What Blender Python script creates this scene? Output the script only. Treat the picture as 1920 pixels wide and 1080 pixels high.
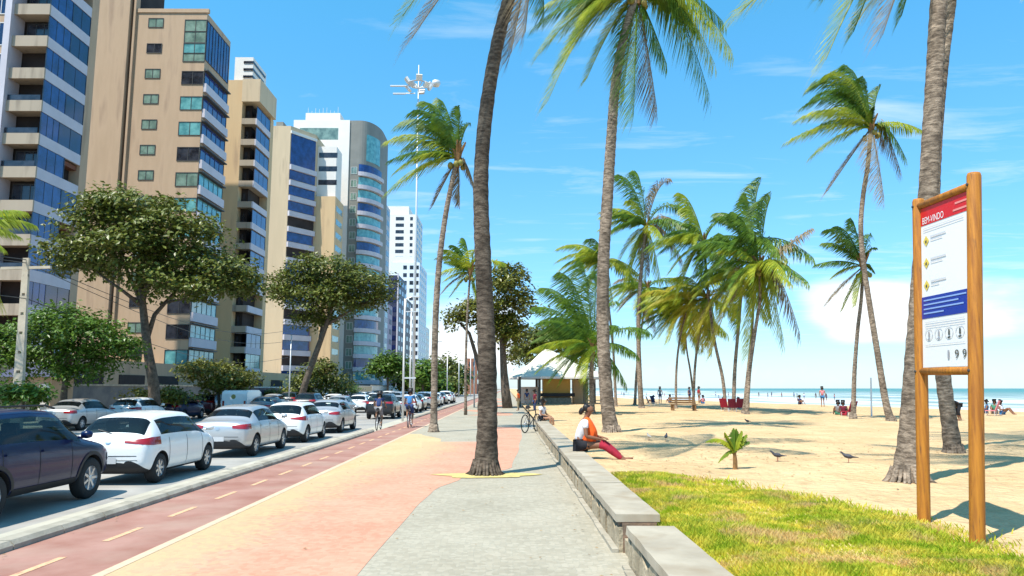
import bpy, bmesh, math, random
import numpy as np
from mathutils import Vector, Matrix, noise as mnoise
from mathutils.bvhtree import BVHTree
R = math.radians
rnd = random.Random(7)
for o in list(bpy.data.objects): bpy.data.objects.remove(o)
scene = bpy.context.scene
col = scene.collection

# ------------------------------------------------------------------ camera, sky, sun, exposure
FPX = 1400.0
TILT = math.atan(188/FPX); YAW = math.atan(8/FPX); CAMH = 1.85
cd = bpy.data.cameras.new('camera'); cam = bpy.data.objects.new('camera', cd); col.objects.link(cam)
cam.location = (0, 0, CAMH); cam.rotation_euler = (R(90)+TILT, 0, -YAW)
cd.sensor_width = 36; cd.lens = 36*FPX/1920; cd.clip_start = 0.1; cd.clip_end = 20000
scene.camera = cam

SUN_EL = R(62); SUN_AZ = R(222)         # azimuth clockwise from +Y (0 = ahead): the sun stands to the left and a little behind
sun_dir = Vector((math.sin(SUN_AZ)*math.cos(SUN_EL), math.cos(SUN_AZ)*math.cos(SUN_EL), math.sin(SUN_EL)))
w = bpy.data.worlds.new('World'); scene.world = w; w.use_nodes = True
nt = w.node_tree; N = nt.nodes; L = nt.links; N.clear()
def nn(t, **kw):
    n = N.new(t)
    for k, v in kw.items(): setattr(n, k, v)
    return n
sky = nn('ShaderNodeTexSky', sky_type='NISHITA', sun_disc=False, sun_elevation=SUN_EL, sun_rotation=SUN_AZ, air_density=1.0, dust_density=0.3, ozone_density=2.2)
tc = nn('ShaderNodeTexCoord'); sep = nn('ShaderNodeSeparateXYZ'); L.new(tc.outputs['Generated'], sep.inputs[0])
tint = nn('ShaderNodeMix', data_type='RGBA', blend_type='MULTIPLY'); tint.inputs[0].default_value = 1
L.new(sky.outputs[0], tint.inputs[6])
tz = nn('ShaderNodeMapRange'); tz.inputs[1].default_value = 0.0; tz.inputs[2].default_value = 0.5; L.new(sep.outputs[2], tz.inputs[0])
tmx = nn('ShaderNodeMix', data_type='RGBA'); L.new(tz.outputs[0], tmx.inputs[0]); tmx.inputs[6].default_value = (0.88, 1.10, 1.50, 1); tmx.inputs[7].default_value = (0.68, 1.85, 1.95, 1)
L.new(tmx.outputs[2], tint.inputs[7])
# wispy high clouds: noise on direction projected to a plane
zc = nn('ShaderNodeMath', operation='MAXIMUM'); zc.inputs[1].default_value = 0.03; L.new(sep.outputs[2], zc.inputs[0])
vd = nn('ShaderNodeVectorMath', operation='DIVIDE'); cz = nn('ShaderNodeCombineXYZ')
for i in range(3): L.new(zc.outputs[0], cz.inputs[i])
L.new(tc.outputs['Generated'], vd.inputs[0]); L.new(cz.outputs[0], vd.inputs[1])
mp = nn('ShaderNodeMapping'); mp.inputs['Rotation'].default_value = (0, 0, R(35)); mp.inputs['Scale'].default_value = (0.8, 2.0, 1); mp.inputs['Location'].default_value = (1.1, 0.35, 0)
L.new(vd.outputs[0], mp.inputs[0])
n1 = nn('ShaderNodeTexNoise'); n1.inputs['Scale'].default_value = 1.5; n1.inputs['Detail'].default_value = 8; n1.inputs['Roughness'].default_value = 0.62; n1.inputs['Distortion'].default_value = 0.5
L.new(mp.outputs[0], n1.inputs['Vector'])
r1 = nn('ShaderNodeMapRange'); r1.inputs[1].default_value = 0.53; r1.inputs[2].default_value = 0.84; r1.inputs[3].default_value = 0; r1.inputs[4].default_value = 0.62
L.new(n1.outputs[0], r1.inputs[0])
# low cumulus near the horizon
mp2 = nn('ShaderNodeMapping'); mp2.inputs['Scale'].default_value = (1, 1, 2.6); mp2.inputs['Location'].default_value = (0.4, 0.15, 0.0)
L.new(tc.outputs['Generated'], mp2.inputs[0])
n2 = nn('ShaderNodeTexNoise'); n2.inputs['Scale'].default_value = 3.0; n2.inputs['Detail'].default_value = 7; n2.inputs['Roughness'].default_value = 0.52
L.new(mp2.outputs[0], n2.inputs['Vector'])
def band(src, c, hw, soft):
    s = nn('ShaderNodeMath', operation='SUBTRACT'); L.new(src, s.inputs[0]); s.inputs[1].default_value = c
    a = nn('ShaderNodeMath', operation='ABSOLUTE'); L.new(s.outputs[0], a.inputs[0])
    m = nn('ShaderNodeMapRange'); m.interpolation_type = 'SMOOTHSTEP'
    m.inputs[1].default_value = hw; m.inputs[2].default_value = hw+soft; m.inputs[3].default_value = 1; m.inputs[4].default_value = 0
    L.new(a.outputs[0], m.inputs[0]); return m.outputs[0]
def mth(op, a, b):
    m = nn('ShaderNodeMath', operation=op); m.use_clamp = False
    for i, v in enumerate((a, b)):
        if isinstance(v, (int, float)): m.inputs[i].default_value = v
        else: L.new(v, m.inputs[i])
    return m.outputs[0]
az = mth('ARCTAN2', sep.outputs[0], sep.outputs[1])
cA = mth('MULTIPLY', band(az, 0.56, 0.13, 0.10), band(sep.outputs[2], 0.09, 0.022, 0.045))
cB = mth('MULTIPLY', band(az, -0.05, 0.04, 0.06), band(sep.outputs[2], 0.07, 0.03, 0.05))
cm = mth('MAXIMUM', cA, cB)
thr = mth('ADD', n2.outputs[0], mth('MULTIPLY', cm, 0.29))
r2 = nn('ShaderNodeMapRange'); r2.interpolation_type = 'SMOOTHSTEP'; r2.inputs[1].default_value = 0.66; r2.inputs[2].default_value = 0.86; r2.inputs[3].default_value = 0; r2.inputs[4].default_value = 1
L.new(thr, r2.inputs[0])
cum = mth('MULTIPLY', r2.outputs[0], cm)
mx1 = nn('ShaderNodeMix', data_type='RGBA'); L.new(r1.outputs[0], mx1.inputs[0]); L.new(tint.outputs[2], mx1.inputs[6]); mx1.inputs[7].default_value = (6.6, 7.6, 8.0, 1)
mx2 = nn('ShaderNodeMix', data_type='RGBA'); L.new(cum, mx2.inputs[0]); L.new(mx1.outputs[2], mx2.inputs[6]); mx2.inputs[7].default_value = (8.6, 9.0, 9.2, 1)
bg = nn('ShaderNodeBackground'); bg.inputs[1].default_value = 0.097; L.new(mx2.outputs[2], bg.inputs[0])
wo = nn('ShaderNodeOutputWorld'); L.new(bg.outputs[0], wo.inputs[0])
sd = bpy.data.lights.new('sun', 'SUN'); sd.energy = 4.9; sd.angle = R(0.5); sd.color = (1, 0.95, 0.86)
so = bpy.data.objects.new('sun', sd); col.objects.link(so); so.rotation_euler = sun_dir.to_track_quat('Z', 'Y').to_euler()
scene.view_settings.view_transform = 'Standard'; scene.view_settings.look = 'None'
scene.view_settings.exposure = 0.60; scene.view_settings.gamma = 1
scene.render.engine = 'CYCLES'
scene.cycles.max_bounces = 6

# ------------------------------------------------------------------ survey helpers: sight lines of the photo to real points at a stated distance
def ray(px, py):
    a = (px-960)/FPX; b = (540-py)/FPX
    y = math.cos(TILT)-b*math.sin(TILT); z = math.sin(TILT)+b*math.cos(TILT)
    return a*math.cos(YAW)+y*math.sin(YAW), -a*math.sin(YAW)+y*math.cos(YAW), z
def G(px, py, z=0.0):
    X, Y, Z = ray(px, py); s = (z-CAMH)/Z; return Vector((X*s, Y*s, z))
def P(px, py, Yd):
    X, Y, Z = ray(px, py); s = Yd/Y; return Vector((X*s, Yd, CAMH+Z*s))

# ------------------------------------------------------------------ tagging and linking
def tag(o, label=None, cat=None, group=None, kind=None):
    if label: o['label'] = label
    if cat: o['category'] = cat
    if group: o['group'] = group
    if kind: o['kind'] = kind
    return o
def thing(name, label, cat, loc=(0, 0, 0), rz=0, group=None):
    o = bpy.data.objects.new(name, None); o.empty_display_size = 0.1; col.objects.link(o)
    o.location = loc; o.rotation_euler = (0, 0, rz); return tag(o, label, cat, group)
def link(name, me, m=None, parent=None, smooth=False):
    o = bpy.data.objects.new(name, me); col.objects.link(o)
    if m:
        for x in (m if isinstance(m, (list, tuple)) else [m]): me.materials.append(x)
    if smooth: me.polygons.foreach_set('use_smooth', [True]*len(me.polygons))
    if parent: o.parent = parent
    return o
def mesh(name, v, f, m=None, parent=None, smooth=False):
    me = bpy.data.meshes.new(name); me.from_pydata([tuple(x) for x in v], [], f); me.update()
    return link(name, me, m, parent, smooth)
def copy_tree(o, parent=None):
    c = o.copy(); col.objects.link(c)
    if parent: c.parent = parent
    for ch in o.children: copy_tree(ch, c)
    return c
class MB:
    def __init__(s): s.v = []; s.f = []
    def add(s, v, f):
        n = len(s.v); s.v += [tuple(x) for x in v]; s.f += [tuple(i+n for i in q) for q in f]
    def box(s, x0, x1, y0, y1, z0, z1, M=None):
        v = [Vector((x, y, z)) for z in (z0, z1) for y in (y0, y1) for x in (x0, x1)]
        if M: v = [M @ p for p in v]
        s.add(v, [(0, 2, 3, 1), (4, 5, 7, 6), (0, 1, 5, 4), (2, 6, 7, 3), (0, 4, 6, 2), (1, 3, 7, 5)])
    def prism(s, pts, z0, z1):
        n = len(pts); v = [(p[0], p[1], z0) for p in pts]+[(p[0], p[1], z1) for p in pts]
        s.add(v, [tuple(range(n-1, -1, -1)), tuple(range(n, 2*n))]+[(i, (i+1) % n, n+(i+1) % n, n+i) for i in range(n)])
    def tube(s, pts, rad, seg=8, cap=True):
        pts = [Vector(p) for p in pts]; n = len(pts)
        if isinstance(rad, (int, float)): rad = [rad]*n
        ring = []
        ref = Vector((0, 0, 1))
        t0 = (pts[1]-pts[0]).normalized()
        if abs(t0.dot(ref)) > .95: ref = Vector((1, 0, 0))
        a = t0.cross(ref).normalized()
        for i in range(n):
            t = (pts[min(i+1, n-1)]-pts[max(i-1, 0)]).normalized()
            a = (a-t*a.dot(t)).normalized(); b = t.cross(a)
            ring += [pts[i]+(a*math.cos(2*math.pi*k/seg)+b*math.sin(2*math.pi*k/seg))*rad[i] for k in range(seg)]
        f = [(i*seg+k, i*seg+(k+1) % seg, (i+1)*seg+(k+1) % seg, (i+1)*seg+k) for i in range(n-1) for k in range(seg)]
        if cap: f += [tuple(range(seg-1, -1, -1)), tuple(range((n-1)*seg, n*seg))]
        s.add(ring, f)
    def lathe(s, prof, axis='z', c=(0, 0, 0), seg=20):
        n = len(prof); v = []
        for r, h in prof:
            for k in range(seg):
                a = 2*math.pi*k/seg; p = (r*math.cos(a), r*math.sin(a), h)
                if axis == 'y': p = (p[0], p[2], p[1])
                if axis == 'x': p = (p[2], p[0], p[1])
                v.append((p[0]+c[0], p[1]+c[1], p[2]+c[2]))
        f = [(i*seg+k, i*seg+(k+1) % seg, (i+1)*seg+(k+1) % seg, (i+1)*seg+k) for i in range(n-1) for k in range(seg)]
        s.add(v, f)
    def build(s, name, m=None, parent=None, smooth=False): return mesh(name, s.v, s.f, m, parent, smooth)
def boxobj(name, x0, x1, y0, y1, z0, z1, m, parent=None):
    b = MB(); b.box(min(x0, x1), max(x0, x1), min(y0, y1), max(y0, y1), min(z0, z1), max(z0, z1)); return b.build(name, m, parent)

# ------------------------------------------------------------------ materials
MATS = {}
def mat(name, c, rough=0.7, var=0.0, vscale=3.0, c2=None, bump=0.0, bscale=20.0, metal=0.0, spec=0.4, trans=0.0, coat=0.0, bdist=0.02, stretch=None, detail=5, lo=.35, hi=.65, dirt=None):
    if name in MATS: return MATS[name]
    m = bpy.data.materials.new(name); MATS[name] = m; m.use_nodes = True
    t = m.node_tree; b = t.nodes['Principled BSDF']; ln = t.links.new
    b.inputs['Base Color'].default_value = (*c, 1); b.inputs['Roughness'].default_value = rough
    b.inputs['Metallic'].default_value = metal; b.inputs['Specular IOR Level'].default_value = spec
    if coat: b.inputs['Coat Weight'].default_value = coat; b.inputs['Coat Roughness'].default_value = 0.05
    geo = t.nodes.new('ShaderNodeNewGeometry') if stretch != 'obj' else t.nodes.new('ShaderNodeTexCoord')
    pos = geo.outputs['Position'] if stretch != 'obj' else geo.outputs['Object']
    if isinstance(stretch, tuple):
        mm = t.nodes.new('ShaderNodeMapping'); mm.inputs['Scale'].default_value = stretch; ln(pos, mm.inputs[0]); pos = mm.outputs[0]
    cur = None
    if c2 is None and var: c2 = tuple(min(1, x*(1+var)) for x in c); c = tuple(x*(1-var) for x in c)
    if c2 is not None:
        n = t.nodes.new('ShaderNodeTexNoise'); n.inputs['Scale'].default_value = vscale; n.inputs['Detail'].default_value = detail; n.inputs['Roughness'].default_value = 0.6
        ln(pos, n.inputs['Vector'])
        mr = t.nodes.new('ShaderNodeMapRange'); mr.inputs[1].default_value = lo; mr.inputs[2].default_value = hi; ln(n.outputs[0], mr.inputs[0])
        mx = t.nodes.new('ShaderNodeMix'); mx.data_type = 'RGBA'; ln(mr.outputs[0], mx.inputs[0])
        mx.inputs[6].default_value = (*c, 1); mx.inputs[7].default_value = (*c2, 1); cur = mx.outputs[2]
    if dirt:
        dc, ds, dlo, dhi = dirt
        n = t.nodes.new('ShaderNodeTexNoise'); n.inputs['Scale'].default_value = ds; n.inputs['Detail'].default_value = 7; ln(pos, n.inputs['Vector'])
        mr = t.nodes.new('ShaderNodeMapRange'); mr.inputs[1].default_value = dlo; mr.inputs[2].default_value = dhi; ln(n.outputs[0], mr.inputs[0])
        mx = t.nodes.new('ShaderNodeMix'); mx.data_type = 'RGBA'; ln(mr.outputs[0], mx.inputs[0])
        if cur: ln(cur, mx.inputs[6])
        else: mx.inputs[6].default_value = (*c, 1)
        mx.inputs[7].default_value = (*dc, 1); cur = mx.outputs[2]
    if cur: ln(cur, b.inputs['Base Color'])
    if bump:
        n = t.nodes.new('ShaderNodeTexNoise'); n.inputs['Scale'].default_value = bscale; n.inputs['Detail'].default_value = 4; ln(pos, n.inputs['Vector'])
        bp = t.nodes.new('ShaderNodeBump'); bp.inputs['Strength'].default_value = bump; bp.inputs['Distance'].default_value = bdist
        ln(n.outputs[0], bp.inputs['Height']); ln(bp.outputs[0], b.inputs['Normal'])
    if trans:
        tr = t.nodes.new('ShaderNodeBsdfTranslucent'); ms = t.nodes.new('ShaderNodeMixShader'); ms.inputs[0].default_value = trans
        tr.inputs[0].default_value = (*[min(1, x*1.6) for x in (c2 or c)], 1)
        out = t.nodes['Material Output']; ln(b.outputs[0], ms.inputs[1]); ln(tr.outputs[0], ms.inputs[2]); ln(ms.outputs[0], out.inputs[0])
        if cur: ln(cur, tr.inputs[0])
    return m
def paving(name, c, c2, stone=14.0, grout=(.3, .3, .27), big=0.7, blotch=None):
    m = bpy.data.materials.new(name); MATS[name] = m; m.use_nodes = True
    t = m.node_tree; b = t.nodes['Principled BSDF']; ln = t.links.new
    b.inputs['Roughness'].default_value = 0.75; b.inputs['Specular IOR Level'].default_value = 0.25
    g = t.nodes.new('ShaderNodeNewGeometry')
    v = t.nodes.new('ShaderNodeTexVoronoi'); v.inputs['Scale'].default_value = stone; v.inputs['Randomness'].default_value = 0.6; ln(g.outputs['Position'], v.inputs['Vector'])
    ve = t.nodes.new('ShaderNodeTexVoronoi'); ve.feature = 'DISTANCE_TO_EDGE'; ve.inputs['Scale'].default_value = stone; ve.inputs['Randomness'].default_value = 0.6; ln(g.outputs['Position'], ve.inputs['Vector'])
    s = t.nodes.new('ShaderNodeSeparateColor'); ln(v.outputs['Color'], s.inputs[0])
    n = t.nodes.new('ShaderNodeTexNoise'); n.inputs['Scale'].default_value = big; n.inputs['Detail'].default_value = 5; ln(g.outputs['Position'], n.inputs['Vector'])
    ad = t.nodes.new('ShaderNodeMath'); ad.operation = 'MULTIPLY_ADD'; ln(s.outputs[0], ad.inputs[0]); ad.inputs[1].default_value = 0.45; ln(n.outputs[0], ad.inputs[2])
    mr = t.nodes.new('ShaderNodeMapRange'); mr.inputs[1].default_value = 0.4; mr.inputs[2].default_value = 1.0; ln(ad.outputs[0], mr.inputs[0])
    mx = t.nodes.new('ShaderNodeMix'); mx.data_type = 'RGBA'; ln(mr.outputs[0], mx.inputs[0]); mx.inputs[6].default_value = (*c, 1); mx.inputs[7].default_value = (*c2, 1)
    er = t.nodes.new('ShaderNodeMapRange'); er.inputs[1].default_value = 0.02; er.inputs[2].default_value = 0.09; er.inputs[3].default_value = 0.38; er.inputs[4].default_value = 0; ln(ve.outputs[0], er.inputs[0])
    m2 = t.nodes.new('ShaderNodeMix'); m2.data_type = 'RGBA'; ln(er.outputs[0], m2.inputs[0]); ln(mx.outputs[2], m2.inputs[6]); m2.inputs[7].default_value = (*grout, 1)
    cur = m2.outputs[2]
    # worn dirty blotches
    n3 = t.nodes.new('ShaderNodeTexNoise'); n3.inputs['Scale'].default_value = 0.45; n3.inputs['Detail'].default_value = 8; n3.inputs['Roughness'].default_value = .65; ln(g.outputs['Position'], n3.inputs['Vector'])
    r3 = t.nodes.new('ShaderNodeMapRange'); r3.inputs[1].default_value = .5; r3.inputs[2].default_value = .75; r3.inputs[4].default_value = .4; ln(n3.outputs[0], r3.inputs[0])
    m3 = t.nodes.new('ShaderNodeMix'); m3.data_type = 'RGBA'; ln(r3.outputs[0], m3.inputs[0]); ln(cur, m3.inputs[6]); m3.inputs[7].default_value = (*(blotch or (.42, .38, .30)), 1)
    ln(m3.outputs[2], b.inputs['Base Color'])
    bp = t.nodes.new('ShaderNodeBump'); bp.inputs['Strength'].default_value = 0.5; bp.inputs['Distance'].default_value = 0.006; ln(er.outputs[0], bp.inputs['Height']); bp.invert = True
    ln(bp.outputs[0], b.inputs['Normal'])
    return m
M_gray = paving('grey stone paving', (.295, .258, .19), (.40, .352, .268), grout=(.25, .24, .19), blotch=(.40, .33, .24))
M_orange = paving('salmon stone paving', (.50, .215, .135), (.60, .30, .20), grout=(.45, .28, .18), blotch=(.56, .34, .23))
M_yellow = paving('yellow stone paving', (.45, .32, .16), (.54, .40, .22), grout=(.45, .35, .18), blotch=(.66, .44, .26))
M_cycle = mat('red cycle lane', (.27, .12, .085), .85, c2=(.36, .195, .15), vscale=1.1, bump=.3, bscale=120, bdist=.004, dirt=((.36, .25, .19), .6, .5, .8))
M_line = mat('worn line paint', (.60, .36, .20), .8, var=.15, vscale=12, dirt=((.42, .18, .12), 9, .55, .7))
M_edge = mat('pale edge paint', (.56, .40, .27), .8, var=.1, vscale=9)
M_road = mat('road asphalt', (.27, .25, .22), .85, c2=(.36, .335, .30), vscale=.7, bump=.3, bscale=150, bdist=.004, dirt=((.20, .20, .195), .4, .5, .72))
M_gutter = mat('concrete gutter', (.36, .325, .255), .85, c2=(.46, .425, .34), vscale=1.3, bump=.2, bscale=60, dirt=((.25, .24, .2), 1.2, .6, .8))
M_kerb = mat('kerb concrete', (.29, .26, .20), .85, c2=(.40, .355, .28), vscale=3, bump=.3, bscale=40, dirt=((.22, .19, .14), 2.5, .52, .72))
M_slab = mat('bench slab concrete', (.31, .26, .19), .8, c2=(.42, .36, .27), vscale=1.6, bump=.25, bscale=60, bdist=.006, dirt=((.28, .215, .14), 2.2, .50, .75))
M_plaster = mat('bench wall plaster', (.30, .24, .155), .9, c2=(.44, .36, .25), vscale=4, bump=.7, bscale=22, bdist=.03, dirt=((.24, .19, .12), 3.5, .52, .66))
M_hole = mat('broken wall cavity', (.05, .04, .03), .95, var=.3)
M_brick = mat('exposed brick core', (.36, .17, .10), .95, var=.3, vscale=12, bump=.7, bscale=30)
M_sand = mat('beach sand', (.50, .335, .175), .95, c2=(.61, .425, .235), vscale=.5, bump=1, bscale=4.5, bdist=.16, spec=.1, dirt=((.40, .27, .14), 2.2, .54, .78))
M_grassg = mat('grass ground', (.50, .38, .10), .95, c2=(.60, .42, .20), vscale=2)
M_trunk = None
def glassm(name, c, rough=.06, spec=.9, c2=None, metal=0.0):
    return mat(name, c, rough, spec=spec, c2=c2, vscale=.9, metal=metal, detail=3)
M_gblue = glassm('blue window glass', (.004, .012, .09), c2=(.012, .048, .21))
M_gnavy = glassm('navy window glass', (.003, .006, .03), c2=(.006, .015, .08))
M_gdark = glassm('dark window glass', (.008, .010, .016), c2=(.04, .045, .06), rough=.12, spec=.6)
M_gteal = glassm('teal window glass', (.06, .22, .24), c2=(.16, .42, .42))
M_ggreen = glassm('green grey glass', (.10, .16, .13), c2=(.22, .32, .26))
M_tan = mat('tan stone tiles', (.42, .29, .185), .8, c2=(.48, .335, .22), vscale=.9, bump=.2, bscale=9, stretch=(1, 1, .15), dirt=((.30, .20, .13), .9, .55, .75))
M_tanl = mat('pale tan render', (.56, .43, .28), .8, var=.05, vscale=.6, stretch=(1, 1, .12), dirt=((.40, .30, .20), 1.0, .56, .76))
M_tano = mat('warm ochre render', (.56, .39, .215), .8, var=.05, vscale=.6, stretch=(1, 1, .12), dirt=((.40, .27, .16), 1.0, .56, .76))
M_beige = mat('beige balcony front', (.36, .29, .215), .8, var=.06, vscale=.4, stretch=(1, 1, .12), dirt=((.24, .19, .14), 1.5, .56, .74))
M_white = mat('white render', (.70, .66, .61), .7, var=.04, vscale=.3)
M_lav = mat('pale balcony panel', (.50, .465, .50), .6, var=.06, vscale=.6)
M_grayb = mat('grey stone cladding', (.20, .20, .18), .7, var=.1, vscale=.3)
M_navy = mat('dark blue cladding', (.03, .035, .075), .5, var=.2, vscale=.4)
M_frame = mat('window frame metal', (.05, .05, .05), .5)
M_framew = mat('white window frame', (.6, .6, .58), .5)
M_dark = mat('painted recess shade', (.035, .025, .022), .9, var=.3, vscale=.5)  # near-black colour carries the shade inside loggias, the groove and wall openings
M_metal = mat('galvanised pole', (.62, .62, .62), .45, metal=.3)
M_conc = mat('utility pole concrete', (.47, .40, .31), .9, var=.12, vscale=2, bump=.3, bscale=20)
M_cwall = mat('compound wall stone', (.10, .105, .115), .85, c2=(.17, .165, .16), vscale=1.2, bump=.3, bscale=8)

# ------------------------------------------------------------------ the setting
def sheet(name, pts, z, m, kind='structure'):
    o = mesh(name, [(x, y, z) for x, y in pts], [tuple(range(len(pts)))], m); return tag(o, kind=kind)
def shore(Y): return 37+max(0, (150-Y))*0.235
def sand_z(X, Y):
    u = X-shore(Y); b = .25
    if X < 2.6: b = .25
    k = min(1, max(0, (u+26)/26)); z = b-(1.45+b-.25)*k*k*(3-2*k)
    if u > 0: z = -1.2-u*.03
    n = mnoise.noise(Vector((X*.35, Y*.35, 0)))*.05+mnoise.noise(Vector((X*1.6, Y*1.6, 3)))*.034+mnoise.noise(Vector((X*4.2, Y*4.2, 7)))*.016
    return z+(n if u < -4 else 0)*min(1, max(.25, (X-1.6)/1.5))
v = []; f = []
xs = [1.42+.14*i for i in range(60)]+[9.95+.45*i for i in range(1, 60)]+[37+2*i for i in range(1, 18)]
ys = [-6+.35*i for i in range(20)]+[1+.16*i for i in range(150)]+[25+.6*i for i in range(1, 60)]+[62+3*i for i in range(1, 60)]+[250, 280, 320, 380, 500, 700, 1000, 1500, 2500]
for y in ys:
    for x in xs: v.append((x, y, sand_z(x, y)))
nx = len(xs)
for j in range(len(ys)-1):
    for i in range(nx-1): f.append((j*nx+i, j*nx+i+1, (j+1)*nx+i+1, (j+1)*nx+i))
tag(mesh('beach_sand', v, f, M_sand, None, True), kind='structure')
tag(sheet('ground', [(-900, -60), (2.2, -60), (2.2, 2600), (-900, 2600)], -.16, mat('ground soil', (.22, .19, .14), .95, var=.2)), kind='structure')
# road, gutter, kerbs, cycle lane, promenade
sheet('road', [(-22.2, -20), (-6.9, -20), (-6.9, 900), (-22.2, 900)], -.12, M_road)
sheet('road_gutter', [(-6.9, -20), (-5.9, -20), (-5.9, 900), (-6.9, 900)], -.116, M_gutter)
def kerb(name, x0, x1, y0, y1, z0, z1, m=M_kerb):
    b = MB(); y = y0; k = 0
    while y < y1-.01:
        ye = min(y+1.0, y1); e = .008
        dz = (rnd.random()-.5)*.006
        pts = [(x0, z0), (x0, z1-.03+dz), (x0+.03, z1+dz), (x1-.05, z1+dz), (x1, z1-.05+dz), (x1, z0)]
        n = len(pts)
        b.add([(p[0], y+e, p[1]) for p in pts]+[(p[0], ye-e, p[1]) for p in pts],
              [tuple(range(n)), tuple(range(2*n-1, n-1, -1))]+[(i+1, i, n+i, n+i+1) for i in range(n-1)])
        y = ye
    return tag(b.build(name, m), kind='structure')
kerb('kerb', -6.0, -5.72, -4, 32.6, -.18, .10)
kerb('kerb', -6.0, -5.72, 47, 260, -.18, .10)
sheet('cycle_lane', [(-5.75, -20), (-4.09, -20), (-4.09, 700), (-5.75, 700)], -.004, M_cycle)
b = MB()
for i in range(-2, 70):
    y0 = 7.72+i*1.76
    b.add([(-4.96, y0, 0), (-4.875, y0, 0), (-4.875, y0+.9, 0), (-4.96, y0+.9, 0)], [(0, 1, 2, 3)])
tag(b.build('lane_dashes', M_line), kind='structure')
sheet('lane_edge_line', [(-4.13, -20), (-4.01, -20), (-4.01, 300), (-4.13, 300)], .006, M_edge)
sheet('promenade', [(-4.09, -20), (1.6, -20), (1.6, 900), (-4.09, 900)], 0.0, M_gray)
def strip(name, left, right, z, m):     # curved paving band between two lines of (x, y)
    n = len(left); vv = [(x, y, z) for x, y in left]+[(x, y, z) for x, y in right]
    ff = [(i, n+i, n+i+1, i+1) for i in range(n-1)]
    return tag(mesh(name, vv, ff, m), kind='structure')
def interp(t, ks):
    for (a, b_), (c, d) in zip(ks, ks[1:]):
        if a <= t <= c:
            s = (t-a)/(c-a); s = s*s*(3-2*s); return b_+(d-b_)*s
    return ks[-1][1] if t > ks[-1][0] else ks[0][1]
Yn = [-4+.5*i for i in range(82)]
oy = [(-4, -1.6), (8, -1.5), (12, -1.44), (14, -1.35), (15.9, -.95), (18, .1), (24, .35), (30, .55), (34, .6), (37, .2)]
yo = [(-4, -3.3), (6, -3.7), (11, -3.66), (14.5, -3.35), (17, -3.0), (20, -2.3), (24, -2.0), (27.5, -2.3), (31, -3.4), (37, -4.05)]
Yo = [y for y in Yn if y <= 36.5]
strip('paving_band_orange', [(min(interp(y, yo)+.95, interp(y, oy)-.05), y) for y in Yo if y <= 26.5], [(interp(y, oy), y) for y in Yo if y <= 26.5], .004, M_orange)
strip('paving_band_orange', [(-1.1+.04*abs(y-27), y) for y in Yo if y >= 26.5], [(interp(y, oy), y) for y in Yo if y >= 26.5], .004, M_orange)
strip('paving_band_yellow', [(-4.005, y) for y in Yo if y <= 26.5], [(max(-3.99, interp(y, yo)-.75), y) for y in Yo if y <= 26.5], .004, M_yellow)
strip('paving_band_yellow', [(-4.005, y) for y in Yo if 26.5 <= y <= 31], [(max(-3.95, interp(y, yo)-.1), y) for y in Yo if 26.5 <= y <= 31], .004, M_yellow)
def mixed_paving():
    m = M_orange.copy(); m.name = 'yellow and salmon stones intermixed'; t = m.node_tree; ln = t.links.new
    mixes = [n for n in t.nodes if n.type == 'MIX']; base = mixes[0]; vor = [n for n in t.nodes if n.type == 'TEX_VORONOI' and n.feature == 'F1'][0]
    uv = t.nodes.new('ShaderNodeUVMap'); uv.uv_map = 'across'; sx = t.nodes.new('ShaderNodeSeparateXYZ'); ln(uv.outputs[0], sx.inputs[0])
    sc = t.nodes.new('ShaderNodeSeparateColor'); ln(vor.outputs['Color'], sc.inputs[0])
    nz = t.nodes.new('ShaderNodeTexNoise'); nz.inputs['Scale'].default_value = 1.4; nz.inputs['Detail'].default_value = 4; g2_ = t.nodes.new('ShaderNodeNewGeometry'); ln(g2_.outputs['Position'], nz.inputs['Vector'])
    a = t.nodes.new('ShaderNodeMath'); a.operation = 'MULTIPLY_ADD'; ln(sc.outputs[1], a.inputs[0]); a.inputs[1].default_value = .5; ln(sx.outputs[0], a.inputs[2])
    b_ = t.nodes.new('ShaderNodeMath'); b_.operation = 'MULTIPLY_ADD'; ln(nz.outputs[0], b_.inputs[0]); b_.inputs[1].default_value = .9; ln(a.outputs[0], b_.inputs[2])
    mr = t.nodes.new('ShaderNodeMapRange'); mr.inputs[1].default_value = .85; mr.inputs[2].default_value = 1.5; ln(b_.outputs[0], mr.inputs[0])
    yl = t.nodes.new('ShaderNodeMix'); yl.data_type = 'RGBA'; ln(mr.outputs[0], yl.inputs[0]); yl.inputs[6].default_value = (.49, .355, .19, 1)
    tgt = [l.to_socket for l in base.outputs[2].links]
    ln(base.outputs[2], yl.inputs[7])
    for q in tgt: ln(yl.outputs[2], q)
    return m
lft = [(interp(y, yo)-.75, y) for y in Yo if y <= 26.5]; rgt = [(min(interp(y, yo)+.95, interp(y, oy)-.05), y) for y in Yo if y <= 26.5]
lft = [(max(-3.99, x), y) for x, y in lft]
nm_ = len(lft); mm_ = bpy.data.meshes.new('paving_band_mixed'); mm_.from_pydata([(x, y, .004) for x, y in lft]+[(x, y, .004) for x, y in rgt], [], [(i, nm_+i, nm_+i+1, i+1) for i in range(nm_-1)])
ul = mm_.uv_layers.new(name='across')
for lp in mm_.loops: ul.data[lp.index].uv = (0 if lp.vertex_index < nm_ else 1, 0)
tag(link('paving_band_mixed', mm_, mixed_paving()), kind='structure')
for i in range(4):
    y0 = 52+i*24
    strip('paving_band_orange', [(-2.8+1.2*math.sin(k*.35), y0+k) for k in range(14)], [(-.6+1.0*math.sin(k*.35+.8), y0+k) for k in range(14)], .004, M_orange)
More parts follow.
